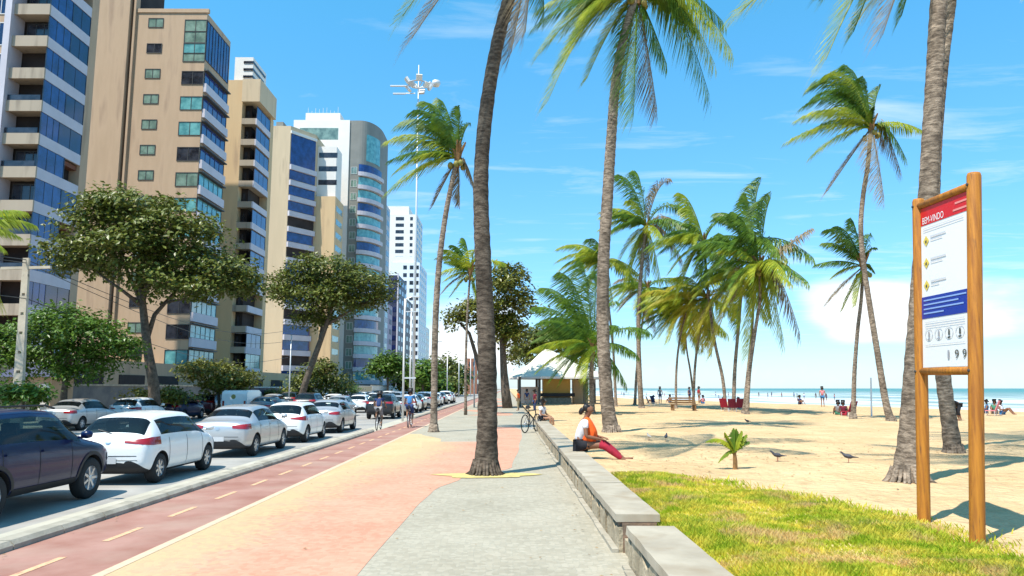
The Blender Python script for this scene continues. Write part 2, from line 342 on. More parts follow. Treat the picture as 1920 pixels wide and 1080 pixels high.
# old tree pit with yellowish fill
pc = G(912, 891)
b = MB()
ang = [2*math.pi*k/26 for k in range(26)]
b.add([(pc.x+math.cos(a)*(1.0+.22*math.sin(3*a)+.12*math.sin(7*a)), pc.y-.1+math.sin(a)*(.55+.12*math.sin(2*a+1)), .013) for a in ang], [tuple(range(26))])
tag(b.build('tree_pit', mat('yellow pit sand', (.62, .47, .16), .9, c2=(.40, .34, .14), vscale=6)), kind='structure')
# far pavement of the road
kerb('kerb', -22.5, -22.2, -4, 300, -.18, .03)
sheet('pavement', [(-27, -20), (-22.5, -20), (-22.5, 900), (-27, 900)], .02, M_gutter)
# sea: strips follow the shore, waves as low ridges
sv = []; sf = []
us = [-3, -1.5, 0, 1.5, 3, 5, 7, 9, 12, 15, 18, 22, 26, 30, 35, 40, 46, 52, 60, 70, 80, 95, 110, 130, 150, 180, 220, 280, 360, 480, 700, 1100, 2000, 4000, 9000]
sy = [-400, -200, -100, -50, -20]+[-10+5*i for i in range(70)]+[360+40*i for i in range(20)]+[1300, 1800, 2600, 4000, 7000, 12000]
for y in sy:
    for u in us:
        wv = 0.0
        if 2 < u < 200: wv = .16*math.sin(u*.55+.8*mnoise.noise(Vector((u*.02, y*.02, 0)))*6)
        sv.append((shore(y)+u, y, -1.2+max(0, wv)*(1 if u > 5 else .3)))
nu = len(us)
for j in range(len(sy)-1):
    for i in range(nu-1): sf.append((j*nu+i, j*nu+i+1, (j+1)*nu+i+1, (j+1)*nu+i))
me = bpy.data.meshes.new('sea'); me.from_pydata(sv, [], sf)
uvl = me.uv_layers.new(name='shoreline')
for lp in me.loops:
    i = lp.vertex_index; uvl.data[lp.index].uv = (us[i % nu], sv[i][1])
ms = bpy.data.materials.new('sea water'); ms.use_nodes = True; t = ms.node_tree; bb = t.nodes['Principled BSDF']; ln = t.links.new
bb.inputs['Roughness'].default_value = .35; bb.inputs['Specular IOR Level'].default_value = .25
uvn = t.nodes.new('ShaderNodeUVMap'); uvn.uv_map = 'shoreline'
sx = t.nodes.new('ShaderNodeSeparateXYZ'); ln(uvn.outputs[0], sx.inputs[0])
mpp = t.nodes.new('ShaderNodeMapping'); mpp.inputs['Scale'].default_value = (.13, .010, 1); ln(uvn.outputs[0], mpp.inputs[0])
nf = t.nodes.new('ShaderNodeTexNoise'); nf.inputs['Scale'].default_value = 1; nf.inputs['Detail'].default_value = 7; nf.inputs['Roughness'].default_value = .6; ln(mpp.outputs[0], nf.inputs['Vector'])
rr = t.nodes.new('ShaderNodeMapRange'); rr.inputs[1].default_value = 20; rr.inputs[2].default_value = 330; rr.inputs[3].default_value = .06; rr.inputs[4].default_value = -.16; ln(sx.outputs[0], rr.inputs[0])
ad = t.nodes.new('ShaderNodeMath'); ad.operation = 'ADD'; ln(nf.outputs[0], ad.inputs[0]); ln(rr.outputs[0], ad.inputs[1])
fr = t.nodes.new('ShaderNodeMapRange'); fr.inputs[1].default_value = .46; fr.inputs[2].default_value = .58; ln(ad.outputs[0], fr.inputs[0])
rc = t.nodes.new('ShaderNodeMapRange'); rc.inputs[1].default_value = 5; rc.inputs[2].default_value = 500; ln(sx.outputs[0], rc.inputs[0])
mxc = t.nodes.new('ShaderNodeMix'); mxc.data_type = 'RGBA'; ln(rc.outputs[0], mxc.inputs[0]); mxc.inputs[6].default_value = (.22, .28, .24, 1); mxc.inputs[7].default_value = (.06, .20, .18, 1)
mxf = t.nodes.new('ShaderNodeMix'); mxf.data_type = 'RGBA'; ln(fr.outputs[0], mxf.inputs[0]); ln(mxc.outputs[2], mxf.inputs[6]); mxf.inputs[7].default_value = (.56, .60, .61, 1)
ln(mxf.outputs[2], bb.inputs['Base Color'])
rg = t.nodes.new('ShaderNodeMapRange'); rg.inputs[3].default_value = .4; rg.inputs[4].default_value = .8; ln(fr.outputs[0], rg.inputs[0]); ln(rg.outputs[0], bb.inputs['Roughness'])
wn = t.nodes.new('ShaderNodeTexNoise'); wn.inputs['Scale'].default_value = 1.2; wn.inputs['Detail'].default_value = 5; g_ = t.nodes.new('ShaderNodeNewGeometry'); ln(g_.outputs['Position'], wn.inputs['Vector'])
bp = t.nodes.new('ShaderNodeBump'); bp.inputs['Strength'].default_value = .8; bp.inputs['Distance'].default_value = .3; ln(wn.outputs[0], bp.inputs['Height']); ln(bp.outputs[0], bb.inputs['Normal'])
tag(link('sea', me, ms, None, True), kind='structure')

exec_parts = []
# ------------------------------------------------------------------ seat wall along the sand
def seat_wall(label, y0, y1, L_, seed):
    r = random.Random(seed)
    root = thing('seat_wall', label, 'seat wall', (1.5, y0, 0), 0, 'concrete seat walls')
    ys_ = []; y = y0
    while y < y1-.5: ys_.append((y, min(y+L_, y1))); y += L_
    b = MB(); b.box(-.19, .20, 0, y1-y0, -.05, .33); b.build('wall_core', mat('dark wall core', (.13, .095, .065), .95, c2=(.24, .15, .10), vscale=9, bump=.6, bscale=20), root)
    # broken plaster skin in panels with gaps
    b = MB(); y = 0
    while y < y1-y0:
        ln_ = r.uniform(.45, 1.3); e = min(y+ln_, y1-y0); n = 7
        top = [(.325 if r.random() < .4 else r.uniform(.20, .30)) for _ in range(n)]
        vv = []
        for k in range(n):
            yy = y+(e-y)*k/(n-1)+(r.uniform(-.03, .03) if 0 < k < n-1 else 0)
            x = -.235+r.uniform(-.008, .008)
            vv += [(x, yy, -.02), (x, yy, top[k]), (-.19, yy, top[k]), (-.19, yy, -.02)]
        ff = []
        for k in range(n-1):
            a = 4*k; c = a+4; ff += [(a, c, c+1, a+1), (a+1, c+1, c+2, a+2)]
        ff += [(0, 1, 2, 3), (4*n-1, 4*n-2, 4*n-3, 4*n-4)]
        b.add(vv, ff); y = e+(r.uniform(.05, .22) if r.random() < .8 else .02)
    b.build('plaster', M_plaster, root)
    b = MB(); y = 0          # footing kerb stones
    while y < y1-y0:
        e = min(y+r.uniform(.6, .95), y1-y0); b.box(-.32+r.uniform(-.015, .015), -.24, y, e-.012, -.02, .035+r.uniform(-.01, .012)); y = e
    b.build('footing', M_kerb, root)
    for a, c in ys_:
        b = MB(); z0 = .345+r.uniform(-.006, .006); bv = bmesh.new(); bmesh.ops.create_cube(bv, size=1)
        for vv in bv.verts: vv.co = Vector((vv.co.x*.50-.01, (a+c)/2-y0+vv.co.y*(c-a-.025), z0+.04+vv.co.z*.085))
        bmesh.ops.subdivide_edges(bv, edges=[e for e in bv.edges if abs(e.verts[0].co.y-e.verts[1].co.y) > .5], cuts=14)
        for vv in bv.verts:
            if vv.co.x < 0: vv.co.x += r.uniform(-.008, .006)
            if vv.co.z > z0+.04: vv.co.z += r.uniform(-.003, .003)
        bmesh.ops.bevel(bv, geom=[e for e in bv.edges], offset=.006, segments=1, affect='EDGES') if False else None
        me = bpy.data.meshes.new('seat_slab'); bv.to_mesh(me); bv.free(); link('seat_slab', me, M_slab, root)
    return root
seat_wall('near seat wall with cracked plaster and pale concrete top beside the grass at the photo bottom', 2.3, 8.08, 2.9, 3)
seat_wall('long low seat wall with broken plaster face running past the seated woman', 8.78, 34.5, 2.86, 5)
boxobj('step_block', 1.33, 1.72, 8.08, 8.78, -.03, .16, M_plaster)
tag(bpy.data.objects['step_block'], 'low concrete block in the gap between the two seat walls', 'concrete block')

# ------------------------------------------------------------------ palms
def trunk_mat(name='palm bark', g_=1.0):
    m = bpy.data.materials.new(name); m.use_nodes = True; t = m.node_tree; b = t.nodes['Principled BSDF']; ln = t.links.new
    b.inputs['Roughness'].default_value = .9; b.inputs['Specular IOR Level'].default_value = .15
    g = t.nodes.new('ShaderNodeNewGeometry')
    mp = t.nodes.new('ShaderNodeMapping'); mp.inputs['Scale'].default_value = (3.5, 3.5, 10); ln(g.outputs['Position'], mp.inputs[0])
    n = t.nodes.new('ShaderNodeTexNoise'); n.inputs['Scale'].default_value = 1.6; n.inputs['Detail'].default_value = 7; n.inputs['Roughness'].default_value = .7; ln(mp.outputs[0], n.inputs['Vector'])
    n2 = t.nodes.new('ShaderNodeTexNoise'); n2.inputs['Scale'].default_value = 1.3; n2.inputs['Detail'].default_value = 6; ln(g.outputs['Position'], n2.inputs['Vector'])
    cr = t.nodes.new('ShaderNodeValToRGB'); e = cr.color_ramp.elements
    e[0].position = .30; e[0].color = (.04*g_, .03*g_, .022*g_, 1); e[1].position = .72; e[1].color = (.34*g_, .265*g_, .20*g_, 1)
    k = e.new(.46); k.color = (.125*g_, .095*g_, .07*g_, 1); k = e.new(.57); k.color = (.22*g_, .17*g_, .125*g_, 1)
    ln(n.outputs[0], cr.inputs[0])
    mx = t.nodes.new('ShaderNodeMix'); mx.data_type = 'RGBA'; mx.blend_type = 'MULTIPLY'; mx.inputs[0].default_value = .6
    r2_ = t.nodes.new('ShaderNodeMapRange'); r2_.inputs[1].default_value = .35; r2_.inputs[2].default_value = .6; r2_.inputs[3].default_value = .45; r2_.inputs[4].default_value = 1.25; ln(n2.outputs[0], r2_.inputs[0])
    ln(cr.outputs[0], mx.inputs[6]); ln(r2_.outputs[0], mx.inputs[7]); ln(mx.outputs[2], b.inputs['Base Color'])
    bp = t.nodes.new('ShaderNodeBump'); bp.inputs['Strength'].default_value = .9; bp.inputs['Distance'].default_value = .04; ln(n.outputs[0], bp.inputs['Height']); ln(bp.outputs[0], b.inputs['Normal'])
    return m
M_trunk = trunk_mat('palm bark', 1.35); M_trunkd = trunk_mat('dark palm bark', .62)
M_fr = [mat('palm leaflets green', (.05, .12, .012), .45, c2=(.17, .28, .025), vscale=2.5, trans=.42, spec=.35),
        mat('palm leaflets yellow green', (.18, .27, .018), .45, c2=(.46, .48, .04), vscale=2.0, trans=.45, spec=.35),
        mat('palm leaflets golden', (.30, .30, .03), .5, c2=(.58, .48, .06), vscale=2.0, trans=.42, spec=.3),
        mat('palm leaflets dry', (.16, .12, .07), .7, c2=(.28, .22, .13), vscale=3, trans=.2, spec=.2)]
M_crown = mat('palm crown fibre', (.30, .15, .05), .9, c2=(.14, .08, .03), vscale=8, bump=.6, bscale=20)
M_nut = mat('coconut husk', (.28, .20, .04), .6, c2=(.14, .16, .03), vscale=5)
UP = Vector((0, 0, 1))
def frond(name, p0, p3, arch, wind, r, m, parent, n=34, wl=.055, lmax=None, droop=.5, origin=Vector((0, 0, 0))):
    p0 = Vector(p0); p3 = Vector(p3); L_ = (p3-p0).length
    ctrl = (p0*.55+p3*.45)+UP*arch*L_
    q = lambda t: p0*(1-t)**2+ctrl*2*t*(1-t)+p3*t*t
    lmax = lmax or L_*.40; n = int(n*1.7); wl = wl*.82
    b = MB()
    pts = [q(i/9) for i in range(10)]
    b.tube([p-origin for p in pts], [max(.006, .035*(1-i/9)+.008) for i in range(10)], 4, False)
    V = []; F = []
    for i in range(n):
        t = .10+.9*i/(n-1); c = q(t)-origin
        tg = (q(min(1, t+.03))-q(max(0, t-.03))).normalized()
        s = tg.cross(UP)
        if s.length < .15: s = tg.cross(Vector((0, 1, .2)))
        s.normalize(); nrm = s.cross(tg)
        prof = min(1, .45+t*1.9)*(1-max(0, t-.62)*1.35)
        for sg in (-1, 1):
            if r.random() < .05: continue
            d = (s*sg*(.55-.25*t)+tg*(.62+.25*t)+nrm*.08+wind*(.46+r.uniform(-.12, .12))+Vector((0, 0, -.30+r.uniform(-.1, .1)))).normalized()
            l = lmax*prof*r.uniform(.85, 1.1)
            d2 = (d*(.8)+Vector((0, 0, -1))*(droop+.35+r.uniform(0, .35))+wind*.45).normalized()
            m1 = c+d*l*.5; e = m1+d2*l*.5
            wv = tg*wl*.5
            k = len(V); V += [c-wv*.6, c+wv*.6, m1+wv, m1-wv, e]; F += [(k, k+1, k+2, k+3), (k+3, k+2, k+4)]
    b.add(V, F)
    return b.build(name, m, parent)
def palm(label, tp, Yb, rad, fr_px=(), rand=10, size=4.2, wind=(-1, 0, 0), group=None, seed=1, n=34, wl=.055, cols=(0, 0, 1), spread=.8, nuts=True, base_flare=1.35, zb=None, drop=-.1, lean=0, bark=None):
    r = random.Random(seed); wind = Vector(wind)
    pts = [P(x, y, Yb+(lean*i/(len(tp)-1))) for i, (x, y) in enumerate(tp)]
    if zb is not None: pts[0].z = zb
    # dense smooth trunk
    dens = []
    ext = [pts[0]*2-pts[1]]+pts+[pts[-1]*2-pts[-2]]
    for i in range(1, len(ext)-2):
        a, b_, c, d = ext[i-1:i+3]; m_ = max(4, int((c-b_).length/.16)) if n > 30 else max(3, int((c-b_).length/.5))
        for k in range(m_):
            t = k/m_
            dens.append(.5*((2*b_)+(c-a)*t+(2*a-5*b_+4*c-d)*t*t+(3*b_-a-3*c+d)*t**3))
    dens.append(pts[-1])
    root = thing('coconut_palm', label, 'palm tree', pts[0], 0, group)
    o = pts[0]; H = (pts[-1]-o).length
    rr = []
    for i, p in enumerate(dens):
        h = (p-o).length; tt = h/H
        k = rad[0]+(rad[1]-rad[0])*min(1, tt/.5) if tt < .5 else rad[1]+(rad[2]-rad[1])*(tt-.5)/.5
        k *= 1+(base_flare-1)*math.exp(-h/.45)
        rr.append(k*.84*(1+.03*(1 if i % 2 else -1)+r.uniform(-.02, .02)))
    b = MB(); dens[0] = dens[0]-UP*.12
    b.tube([p-o for p in dens], rr, 14 if n > 30 else 9)
    b.build('trunk', bark or M_trunk, root, True)
    if n > 30:   # root mat at the foot
        b = MB()
        for k in range(26):
            a = 2*math.pi*k/26+r.uniform(-.1, .1); R0 = rad[0]*base_flare*.84
            b.tube([(math.cos(a)*R0*.75, math.sin(a)*R0*.75, .22+r.uniform(0, .12)), (math.cos(a)*R0*1.05, math.sin(a)*R0*1.05, .06), (math.cos(a)*R0*r.uniform(1.25, 1.7), math.sin(a)*R0*r.uniform(1.25, 1.7), -.05)], [.045, .035, .02], 5)
        b.build('root_mat', bark or M_trunk, root, True)
    C = pts[-1]-o; pC = pts[-1]
    b = MB()
    for k in range(12):
        a = r.uniform(0, 6.28); d = Vector((math.cos(a)*.5, math.sin(a)*.5, 1)).normalized()
        b.tube([C-UP*.5+d*.05, C+d*.25, C+d*(.8)], [rad[2]*.6, .09, .03], 5)
    b.build('crown_base', M_crown, root)
    if nuts:
        for k in range(6):
            a = r.uniform(0, 6.28); bm = MB(); s = .13
            bm.lathe([(0.001, -s*1.2), (s*.7, -s*.9), (s, 0), (s*.7, s*.8), (.001, s*1.2)], c=(0, 0, 0), seg=8)
            q = bm.build('coconut', M_nut, root, True); q.location = C+Vector((math.cos(a)*.32, math.sin(a)*.32, -.30-r.uniform(0, .25)))
    for fp in fr_px:
        x, y, arch = fp[:3]; arch *= 1.35 if arch > .1 else 1; dy = fp[3] if len(fp) > 3 else r.uniform(-1.2, 1.2); ci = fp[4] if len(fp) > 4 else r.choice(cols)
        tip = P(x, y, pC.y+dy)
        frond('frond', C, tip-o, arch, wind*.8, r, M_fr[ci], root, n, wl)
    for k in range(rand):
        a = 2*math.pi*(k+r.uniform(-.3, .3))/rand*1.0; el = R(r.choice([62, 40, 20, 0, -25, -48])+r.uniform(-9, 9))
        d = Vector((math.cos(a)*math.cos(el), math.sin(a)*math.cos(el), math.sin(el)))
        Lk = size*r.uniform(.85, 1.1)
        tip = C+(d*.9+wind*(.55*spread)+Vector((0, 0, drop-(.35 if el > .3 else .1)))).normalized()*Lk
        ci = r.choice(cols) if el > -.5 else r.choice(list(cols)+[1, 2, 3])
        frond('frond', C, tip, .30+.1*math.sin(el), wind, r, M_fr[ci], root, n, wl)
    return root
PG = 'coconut palms along the promenade and beach'
# nearest palm on the promenade
palm('tall dark-trunked coconut palm rising from the middle of the promenade paving',
     [(910, 888), (913, 830), (914, 700), (909, 560), (903, 420), (902, 330), (909, 230), (925, 120), (948, 20), (985, -90), (1010, -170)], 16.53, (.27, .205, .155),
     [(772, 72, .16, -.3, 3), (755, 30, .25, 1.0, 1), (958, 100, .02, .6, 3), (985, 60, .1, -.6, 3), (1020, 30, .15, .5, 0), (860, -20, .2, -1, 1), (1120, -40, .3, .4, 0)], 8, 4.2, group=PG, seed=11, n=60, wl=.035, nuts=False, zb=0, drop=.35, bark=M_trunkd)
# second tall palm behind the wall
palm('tall coconut palm on the sand just behind the seated woman',
     [(1147, 808), (1139, 760), (1133, 680), (1130, 580), (1132, 480), (1139, 370), (1146, 260), (1155, 150), (1172, 60), (1195, -12)], 28.0, (.30, .26, .19),
     [(1027, 190, .30, -1.0, 1), (1012, 100, .25, .6, 1), (1012, 45, .18, -.5, 0), (1060, 110, .22, 1.2, 1), (1100, 148, .15, .4, 1), (1188, 215, .02, -.8, 0), (1232, 205, .05, .5, 3), (1045, 130, .28, .2, 0), (1075, 70, .3, -.8, 0), (1020, 15, .2, 1.0, 1), (1085, 25, .3, 0, 0), (1060, 60, .25, 1.4, 1), (1150, 60, .2, .9, 0), (1340, 120, .5, .9, 1), (1310, 60, .4, 0, 0), (1330, 178, .55, .3, 0), (1372, 95, .42, -.6, 1), (1355, 40, .35, .8, 0), (1290, 20, .3, 1, 0), (1130, 20, .25, -1, 1), (1250, 120, .1, 0, 0)],
     7, 4.2, group=PG, seed=12, n=56, wl=.05, zb=.18, drop=.25)
# right pair
palm('thick coconut palm on the sand directly behind the timber sign',
     [(1703, 900), (1707, 840), (1713, 740), (1720, 640), (1729, 520), (1738, 400), (1745, 280), (1752, 150), (1758, 30), (1766, -110), (1772, -190)], 13.43, (.24, .20, .16),
     [(1548, 112, .22, -.3, 1), (1600, 60, .3, .8, 0), (1655, 65, .12, -.6, 3), (1550, -10, .25, 1, 0), (1690, 30, .12, .4, 0)], 8, 3.8, group=PG, seed=13, n=60, wl=.033, nuts=False, zb=.2, drop=.35, base_flare=1.6)
palm('coconut palm whose trunk foot shows between the two timber sign posts',
     [(1788, 848), (1781, 800), (1770, 720), (1760, 620), (1752, 500), (1750, 380), (1756, 250), (1768, 120), (1781, 20), (1800, -120)], 19.15, (.22, .19, .15),
     [(1545, -20, .25, 0, 0)], 10, 4.0, group=PG, seed=14, n=40, wl=.045, nuts=False, zb=.12, drop=.4)
# D and E
palm('slender curved coconut palm on the beach left of the timber sign',
     [(1671, 792), (1660, 750), (1645, 660), (1632, 580), (1620, 500), (1614, 430), (1618, 370), (1627, 310), (1633, 240)], 36.9, (.20, .15, .12),
     [(1483, 262, .18, .5, 1), (1508, 200, .42, -.6, 0), (1500, 222, .30, .9, 1), (1525, 292, .15, -.9, 1), (1552, 358, .02, .4, 3), (1690, 325, .55, .3, 3), (1727, 243, .22, -.5, 1), (1545, 150, .50, .6, 0), (1570, 170, .5, -.4, 0), (1530, 180, .46, 0, 0), (1650, 165, .2, .2, 0), (1600, 150, .35, .9, 0), (1640, 200, .2, -1, 0), (1560, 240, .35, .1, 1), (1585, 260, .28, -.2, 0), (1520, 165, .5, 1, 0), (1555, 140, .5, -1, 1), (1590, 128, .4, .3, 0), (1620, 150, .3, -.2, 0), (1515, 250, .3, 1, 0), (1700, 300, .5, -.3, 0)],
     2, 4.5, group=PG, seed=15, n=44, wl=.055, cols=(0, 0, 1))
palm('thinner coconut palm behind the curved lone palm, its crown crossing that trunk',
     [(1600, 786), (1602, 700), (1608, 620), (1615, 560), (1618, 500)], 40.1, (.15, .12, .1),
     [(1533, 495, .15, .5, 0), (1552, 430, .38, -.6, 0), (1548, 455, .25, .8, 0), (1553, 565, .05, 0, 3), (1580, 580, .02, .6, 1), (1640, 510, .5, .2, 0), (1640, 465, .3, -.4, 0), (1600, 415, .2, .4, 0), (1570, 425, .35, 0, 0), (1605, 570, .0, -.5, 1), (1560, 520, .2, 1, 1), (1575, 450, .4, 1, 0), (1630, 440, .2, .8, 0)],
     0, 3.6, group=PG, seed=16, n=36, wl=.06)
# palm left of centre
palm('coconut palm by the cycle lane, bushy crown swept left beside the floodlight mast',
     [(813, 811), (814, 750), (815, 660), (818, 570), (825, 480), (836, 400), (848, 340), (858, 296)], 32.4, (.17, .16, .12),
     [(733, 262, .28, .3, 1), (737, 298, .18, -.6, 0), (732, 358, .16, .5, 1), (770, 330, .2, -.4, 1), (750, 235, .40, .7, 0), (775, 210, .42, -.5, 0), (800, 192, .32, .2, 0), (830, 190, .2, .6, 0), (862, 205, .12, -.3, 0), (878, 235, .25, .4, 0), (812, 385, .05, 0, 3), (888, 345, .4, .3, 3), (862, 380, .0, .2, 3), (760, 280, .3, 1.2, 0), (790, 240, .35, 1, 0), (820, 225, .3, -1, 0), (745, 320, .25, -1.1, 1), (785, 300, .3, -.2, 0)],
     0, 3.2, group=PG, seed=17, n=42, wl=.055, cols=(0, 0, 1), zb=0)
palm('thin coconut palm further along the promenade between the two nearest trunks',
     [(873, 779), (873, 700), (875, 620), (878, 560), (882, 512)], 53, (.12, .10, .09),
     [(838, 490, .2, 0, 0), (835, 525, .2, .5, 1), (850, 460, .3, -.5, 0), (872, 450, .2, .3, 0), (900, 480, .3, 0, 1), (845, 555, .1, .2, 1), (895, 560, .3, 0, 1)], 8, 2.8, group=PG, seed=18, n=26, wl=.09, zb=0, cols=(0, 1, 1))
# cluster on the right of the kiosk: (label, trunk, Y, fronds..)
CL = [
 ('tallest coconut palm of the group right of the kiosk, dead fronds hanging below its crown', [(1203, 768), (1199, 700), (1197, 600), (1203, 500), (1212, 425)], 62, (.26, .2, .15), [(1160, 330, .4, 0, 0), (1195, 325, .3, .6, 0), (1250, 340, .3, 0, 3), (1285, 395, .45, .5, 0), (1290, 440, .5, 0, 3), (1155, 400, .3, 0, 1), (1120, 470, .35, .5, 1), (1175, 540, .15, 0, 1), (1210, 550, .0, .4, 1), (1240, 530, .2, 0, 1), (1280, 490, .4, 0, 3), (1140, 440, .3, -1, 0), (1185, 500, .1, 1, 0)], 8, (0, 1, 1)),
 ('coconut palm with grey-green crown behind the tallest of the group right of the kiosk', [(1190, 756), (1195, 680), (1205, 600), (1215, 540)], 72, (.16, .13, .1), [], 16, (0, 1, 3)),
 ('low yellow-green coconut palm crown just left of the tall grey trunk', [(1155, 756), (1150, 660), (1140, 560), (1135, 490)], 66, (.15, .12, .1), [(1090, 470, .3, 0, 1), (1080, 520, .25, .5, 1), (1150, 570, .2, 0, 1)], 13, (1, 1, 0)),
 ('leftmost thin coconut palm of the middle beach group with golden hanging fronds', [(1267, 757), (1268, 700), (1274, 640), (1290, 570)], 60, (.12, .10, .08), [(1240, 600, .25, 0, 1), (1250, 640, .15, 0, 2), (1285, 635, .05, 0, 2)], 11, (1, 1, 2)),
 ('bent coconut palm of the middle beach group whose trunk curves left', [(1303, 757), (1295, 700), (1287, 650), (1284, 590)], 64, (.11, .09, .08), [], 10, (0, 1, 1)),
 ('coconut palm of the middle beach group with a low orange-gold crown', [(1299, 757), (1303, 690), (1312, 620), (1325, 560)], 58, (.13, .11, .09), [(1290, 630, .2, 0, 2), (1310, 650, .1, 0, 2), (1340, 640, .1, .3, 2)], 11, (1, 2, 2)),
 ('coconut palm leaning left under the broad central crown of the beach group', [(1361, 768), (1355, 710), (1340, 640), (1328, 550), (1320, 455)], 55, (.15, .12, .1), [(1285, 420, .35, 0, 0), (1360, 415, .35, 0, 0), (1290, 500, .2, 0, 0), (1270, 560, .2, 0, 1)], 11, (0, 0, 1)),
 ('straight coconut palm with the broad golden-green crown in the middle of the beach group', [(1375, 768), (1378, 690), (1386, 600), (1392, 520)], 54, (.17, .14, .11), [(1310, 480, .35, 0, 0), (1300, 560, .3, 0, 1), (1310, 620, .25, 0, 2), (1335, 660, .15, .4, 2), (1350, 440, .4, 0, 0), (1320, 530, .35, 1, 0), (1345, 600, .2, -1, 1)], 9, (0, 1, 1)),
 ('rightmost coconut palm of the beach group, ragged frond pointing up to the right', [(1400, 776), (1405, 700), (1416, 620), (1425, 560), (1424, 500)], 47, (.15, .13, .1), [(1515, 435, .02, 0, 3), (1500, 625, .45, 0, 3), (1470, 640, .35, .4, 1), (1445, 372, .25, 0, 0), (1480, 500, .3, .5, 1), (1405, 660, .05, 0, 1), (1430, 385, .2, .6, 0), (1380, 400, .3, 0, 0), (1350, 470, .3, 0, 1), (1370, 560, .25, 0, 1), (1460, 560, .4, -.6, 1)], 5, (0, 1, 1)),
 ('coconut palm twinned with the rightmost trunk of the beach group', [(1394, 774), (1402, 700), (1410, 620), (1413, 530), (1410, 455)], 49, (.13, .11, .09), [(1340, 410, .4, 0, 0), (1400, 370, .2, 0, 0)], 11, (0, 0, 1)),
]
for i, (lb, tp, Yb, rad, fr, rn, cl) in enumerate(CL):
    palm(lb, tp, Yb, rad, fr, rn+7, 4.0, group=PG, seed=30+i, n=34, wl=.10, cols=cl, zb=.1, drop=-.2)
palm('short bushy green palm beside the kiosk roof, long fronds spreading over the seated people',
     [(1110, 776), (1110, 740), (1109, 700), (1112, 655)], 48, (.2, .17, .15),
     [(1010, 575, .25, 0, 0), (1025, 540, .3, .5, 0), (1060, 515, .3, -.5, 0), (1095, 500, .2, 0, 0), (1120, 520, .2, .4, 0), (1000, 655, .22, -.5, 1), (1015, 620, .3, .6, 0), (1050, 720, .25, .5, 0), (1080, 705, .3, 0, 1), (1175, 722, .3, 0, 0), (1195, 665, .28, 0, 0), (1150, 570, .3, .4, 0), (1020, 600, .35, 1.2, 0), (1060, 560, .35, 1, 0)],
     14, 3.8, group=PG, seed=50, n=44, wl=.07, cols=(0, 0, 1), zb=.15, nuts=True)
palm('palm at the far left edge of the photo, only frond tips in view', [(-110, 800), (-100, 640), (-85, 460)], 30, (.2, .16, .14),
     [(38, 395, .25, 0, 1), (30, 440, .3, .3, 1), (5, 465, .3, -.3, 1)], 8, 3.0, group=PG, seed=51, n=36, wl=.06, wind=(.2, 0, 0), zb=0)
# coconut sapling
gs = G(1378, 881, .24)
sp = thing('palm_sapling', 'knee-high green coconut sapling growing alone in the sand', 'sapling', (gs.x, gs.y, .22))
for tx, ty, ar, c in [(1328, 826, .42, 1), (1362, 815, .1, 1), (1378, 808, .05, 0), (1395, 818, .15, 1), (1400, 828, .3, 0), (1388, 812, .08, 1), (1350, 862, .35, 1)]:
    tip = P(tx, ty, gs.y)-Vector((gs.x, gs.y, .22))
    frond('leaf', (0, 0, .36), tip, ar, Vector((.05, 0, 0)), rnd, M_fr[c], sp, 16, .06, lmax=.17, droop=.25)
b = MB(); b.tube([(0, 0, -.05), (.01, 0, .18), (0, 0, .42)], [.05, .045, .03], 7); b.build('stem', M_crown, sp)

# ------------------------------------------------------------------ broadleaf trees
M_bark = mat('dark bark', (.07, .05, .035), .95, c2=(.15, .115, .085), vscale=6, bump=.8, bscale=18, bdist=.04)
def leafmat(name, a, b_, c_=None, vs=2.2):
    m = mat(name, a, .38, c2=b_, vscale=vs, trans=.22, spec=.3, lo=.3, hi=.7, detail=8, dirt=(c_, 3.5, .60, .72) if c_ else None); return m
M_l1 = leafmat('almond leaves', (.035, .052, .010), (.19, .215, .035), (.30, .19, .05))
M_l2 = leafmat('fresh green leaves', (.035, .075, .010), (.13, .22, .025))
M_l3 = leafmat('hedge leaves', (.05, .07, .010), (.22, .21, .03))
def crown_mesh(blobs, nl, ls, r, flat=.5):
    V = []; F = []
    vol = [math.pow(b[1][0]*b[1][1]*b[1][2], .62) for b in blobs]; S = sum(vol)
    for (c, rad), w_ in zip(blobs, vol):
        cnt = int(nl*w_/S)
        ncl = max(6, cnt//14)
        for _ in range(ncl):
            # clump anchored near the surface of the blob
            while True:
                d = Vector((r.gauss(0, 1), r.gauss(0, 1), r.gauss(0, 1)))
                if d.length > .1: break
            d.normalize()
            if d.z < -.2 and r.random() < flat: d.z *= -1
            k = r.uniform(.5, 1.06) if r.random() < .86 else r.uniform(1.05, 1.28)
            cc = Vector((c[0]+d.x*rad[0]*k, c[1]+d.y*rad[1]*k, c[2]+d.z*rad[2]*k))
            for _ in range(16):
                p = cc+Vector((r.gauss(0, 1), r.gauss(0, 1), r.gauss(0, .55)))*ls*1.3
                nrm = (Vector((r.gauss(0, .6), r.gauss(0, .6), 1))+d*.5).normalized()
                a = nrm.cross(Vector((r.uniform(-1, 1), r.uniform(-1, 1), .1))).normalized(); bb_ = nrm.cross(a)
                l = ls*r.uniform(.9, 1.5); wd = l*.6; n = len(V)
                V += [p-a*l*.5, p+bb_*wd*.5-a*l*.05, p+a*l*.5-nrm*l*.15, p-bb_*wd*.5-a*l*.05]; F.append((n, n+1, n+2, n+3))
    return V, F
def tree(name, label, cat, base, limbs, blobs, nl, ls, lm, group=None, seed=1, flat=.6):
    """limbs: list of ([points], r0, r1) relative to base; blobs: (centre, radii) relative"""
    r = random.Random(seed)
    root = thing(name, label, cat, base, 0, group)
    b = MB()
    for pts, r0, r1 in limbs:
        n = len(pts); b.tube(pts, [r0+(r1-r0)*i/(n-1) for i in range(n)], 8)
    b.build('trunk', M_bark, root, True)
    V, F = crown_mesh(blobs, nl, ls, r, flat)
    mesh('crown', V, F, lm, root)
    return root
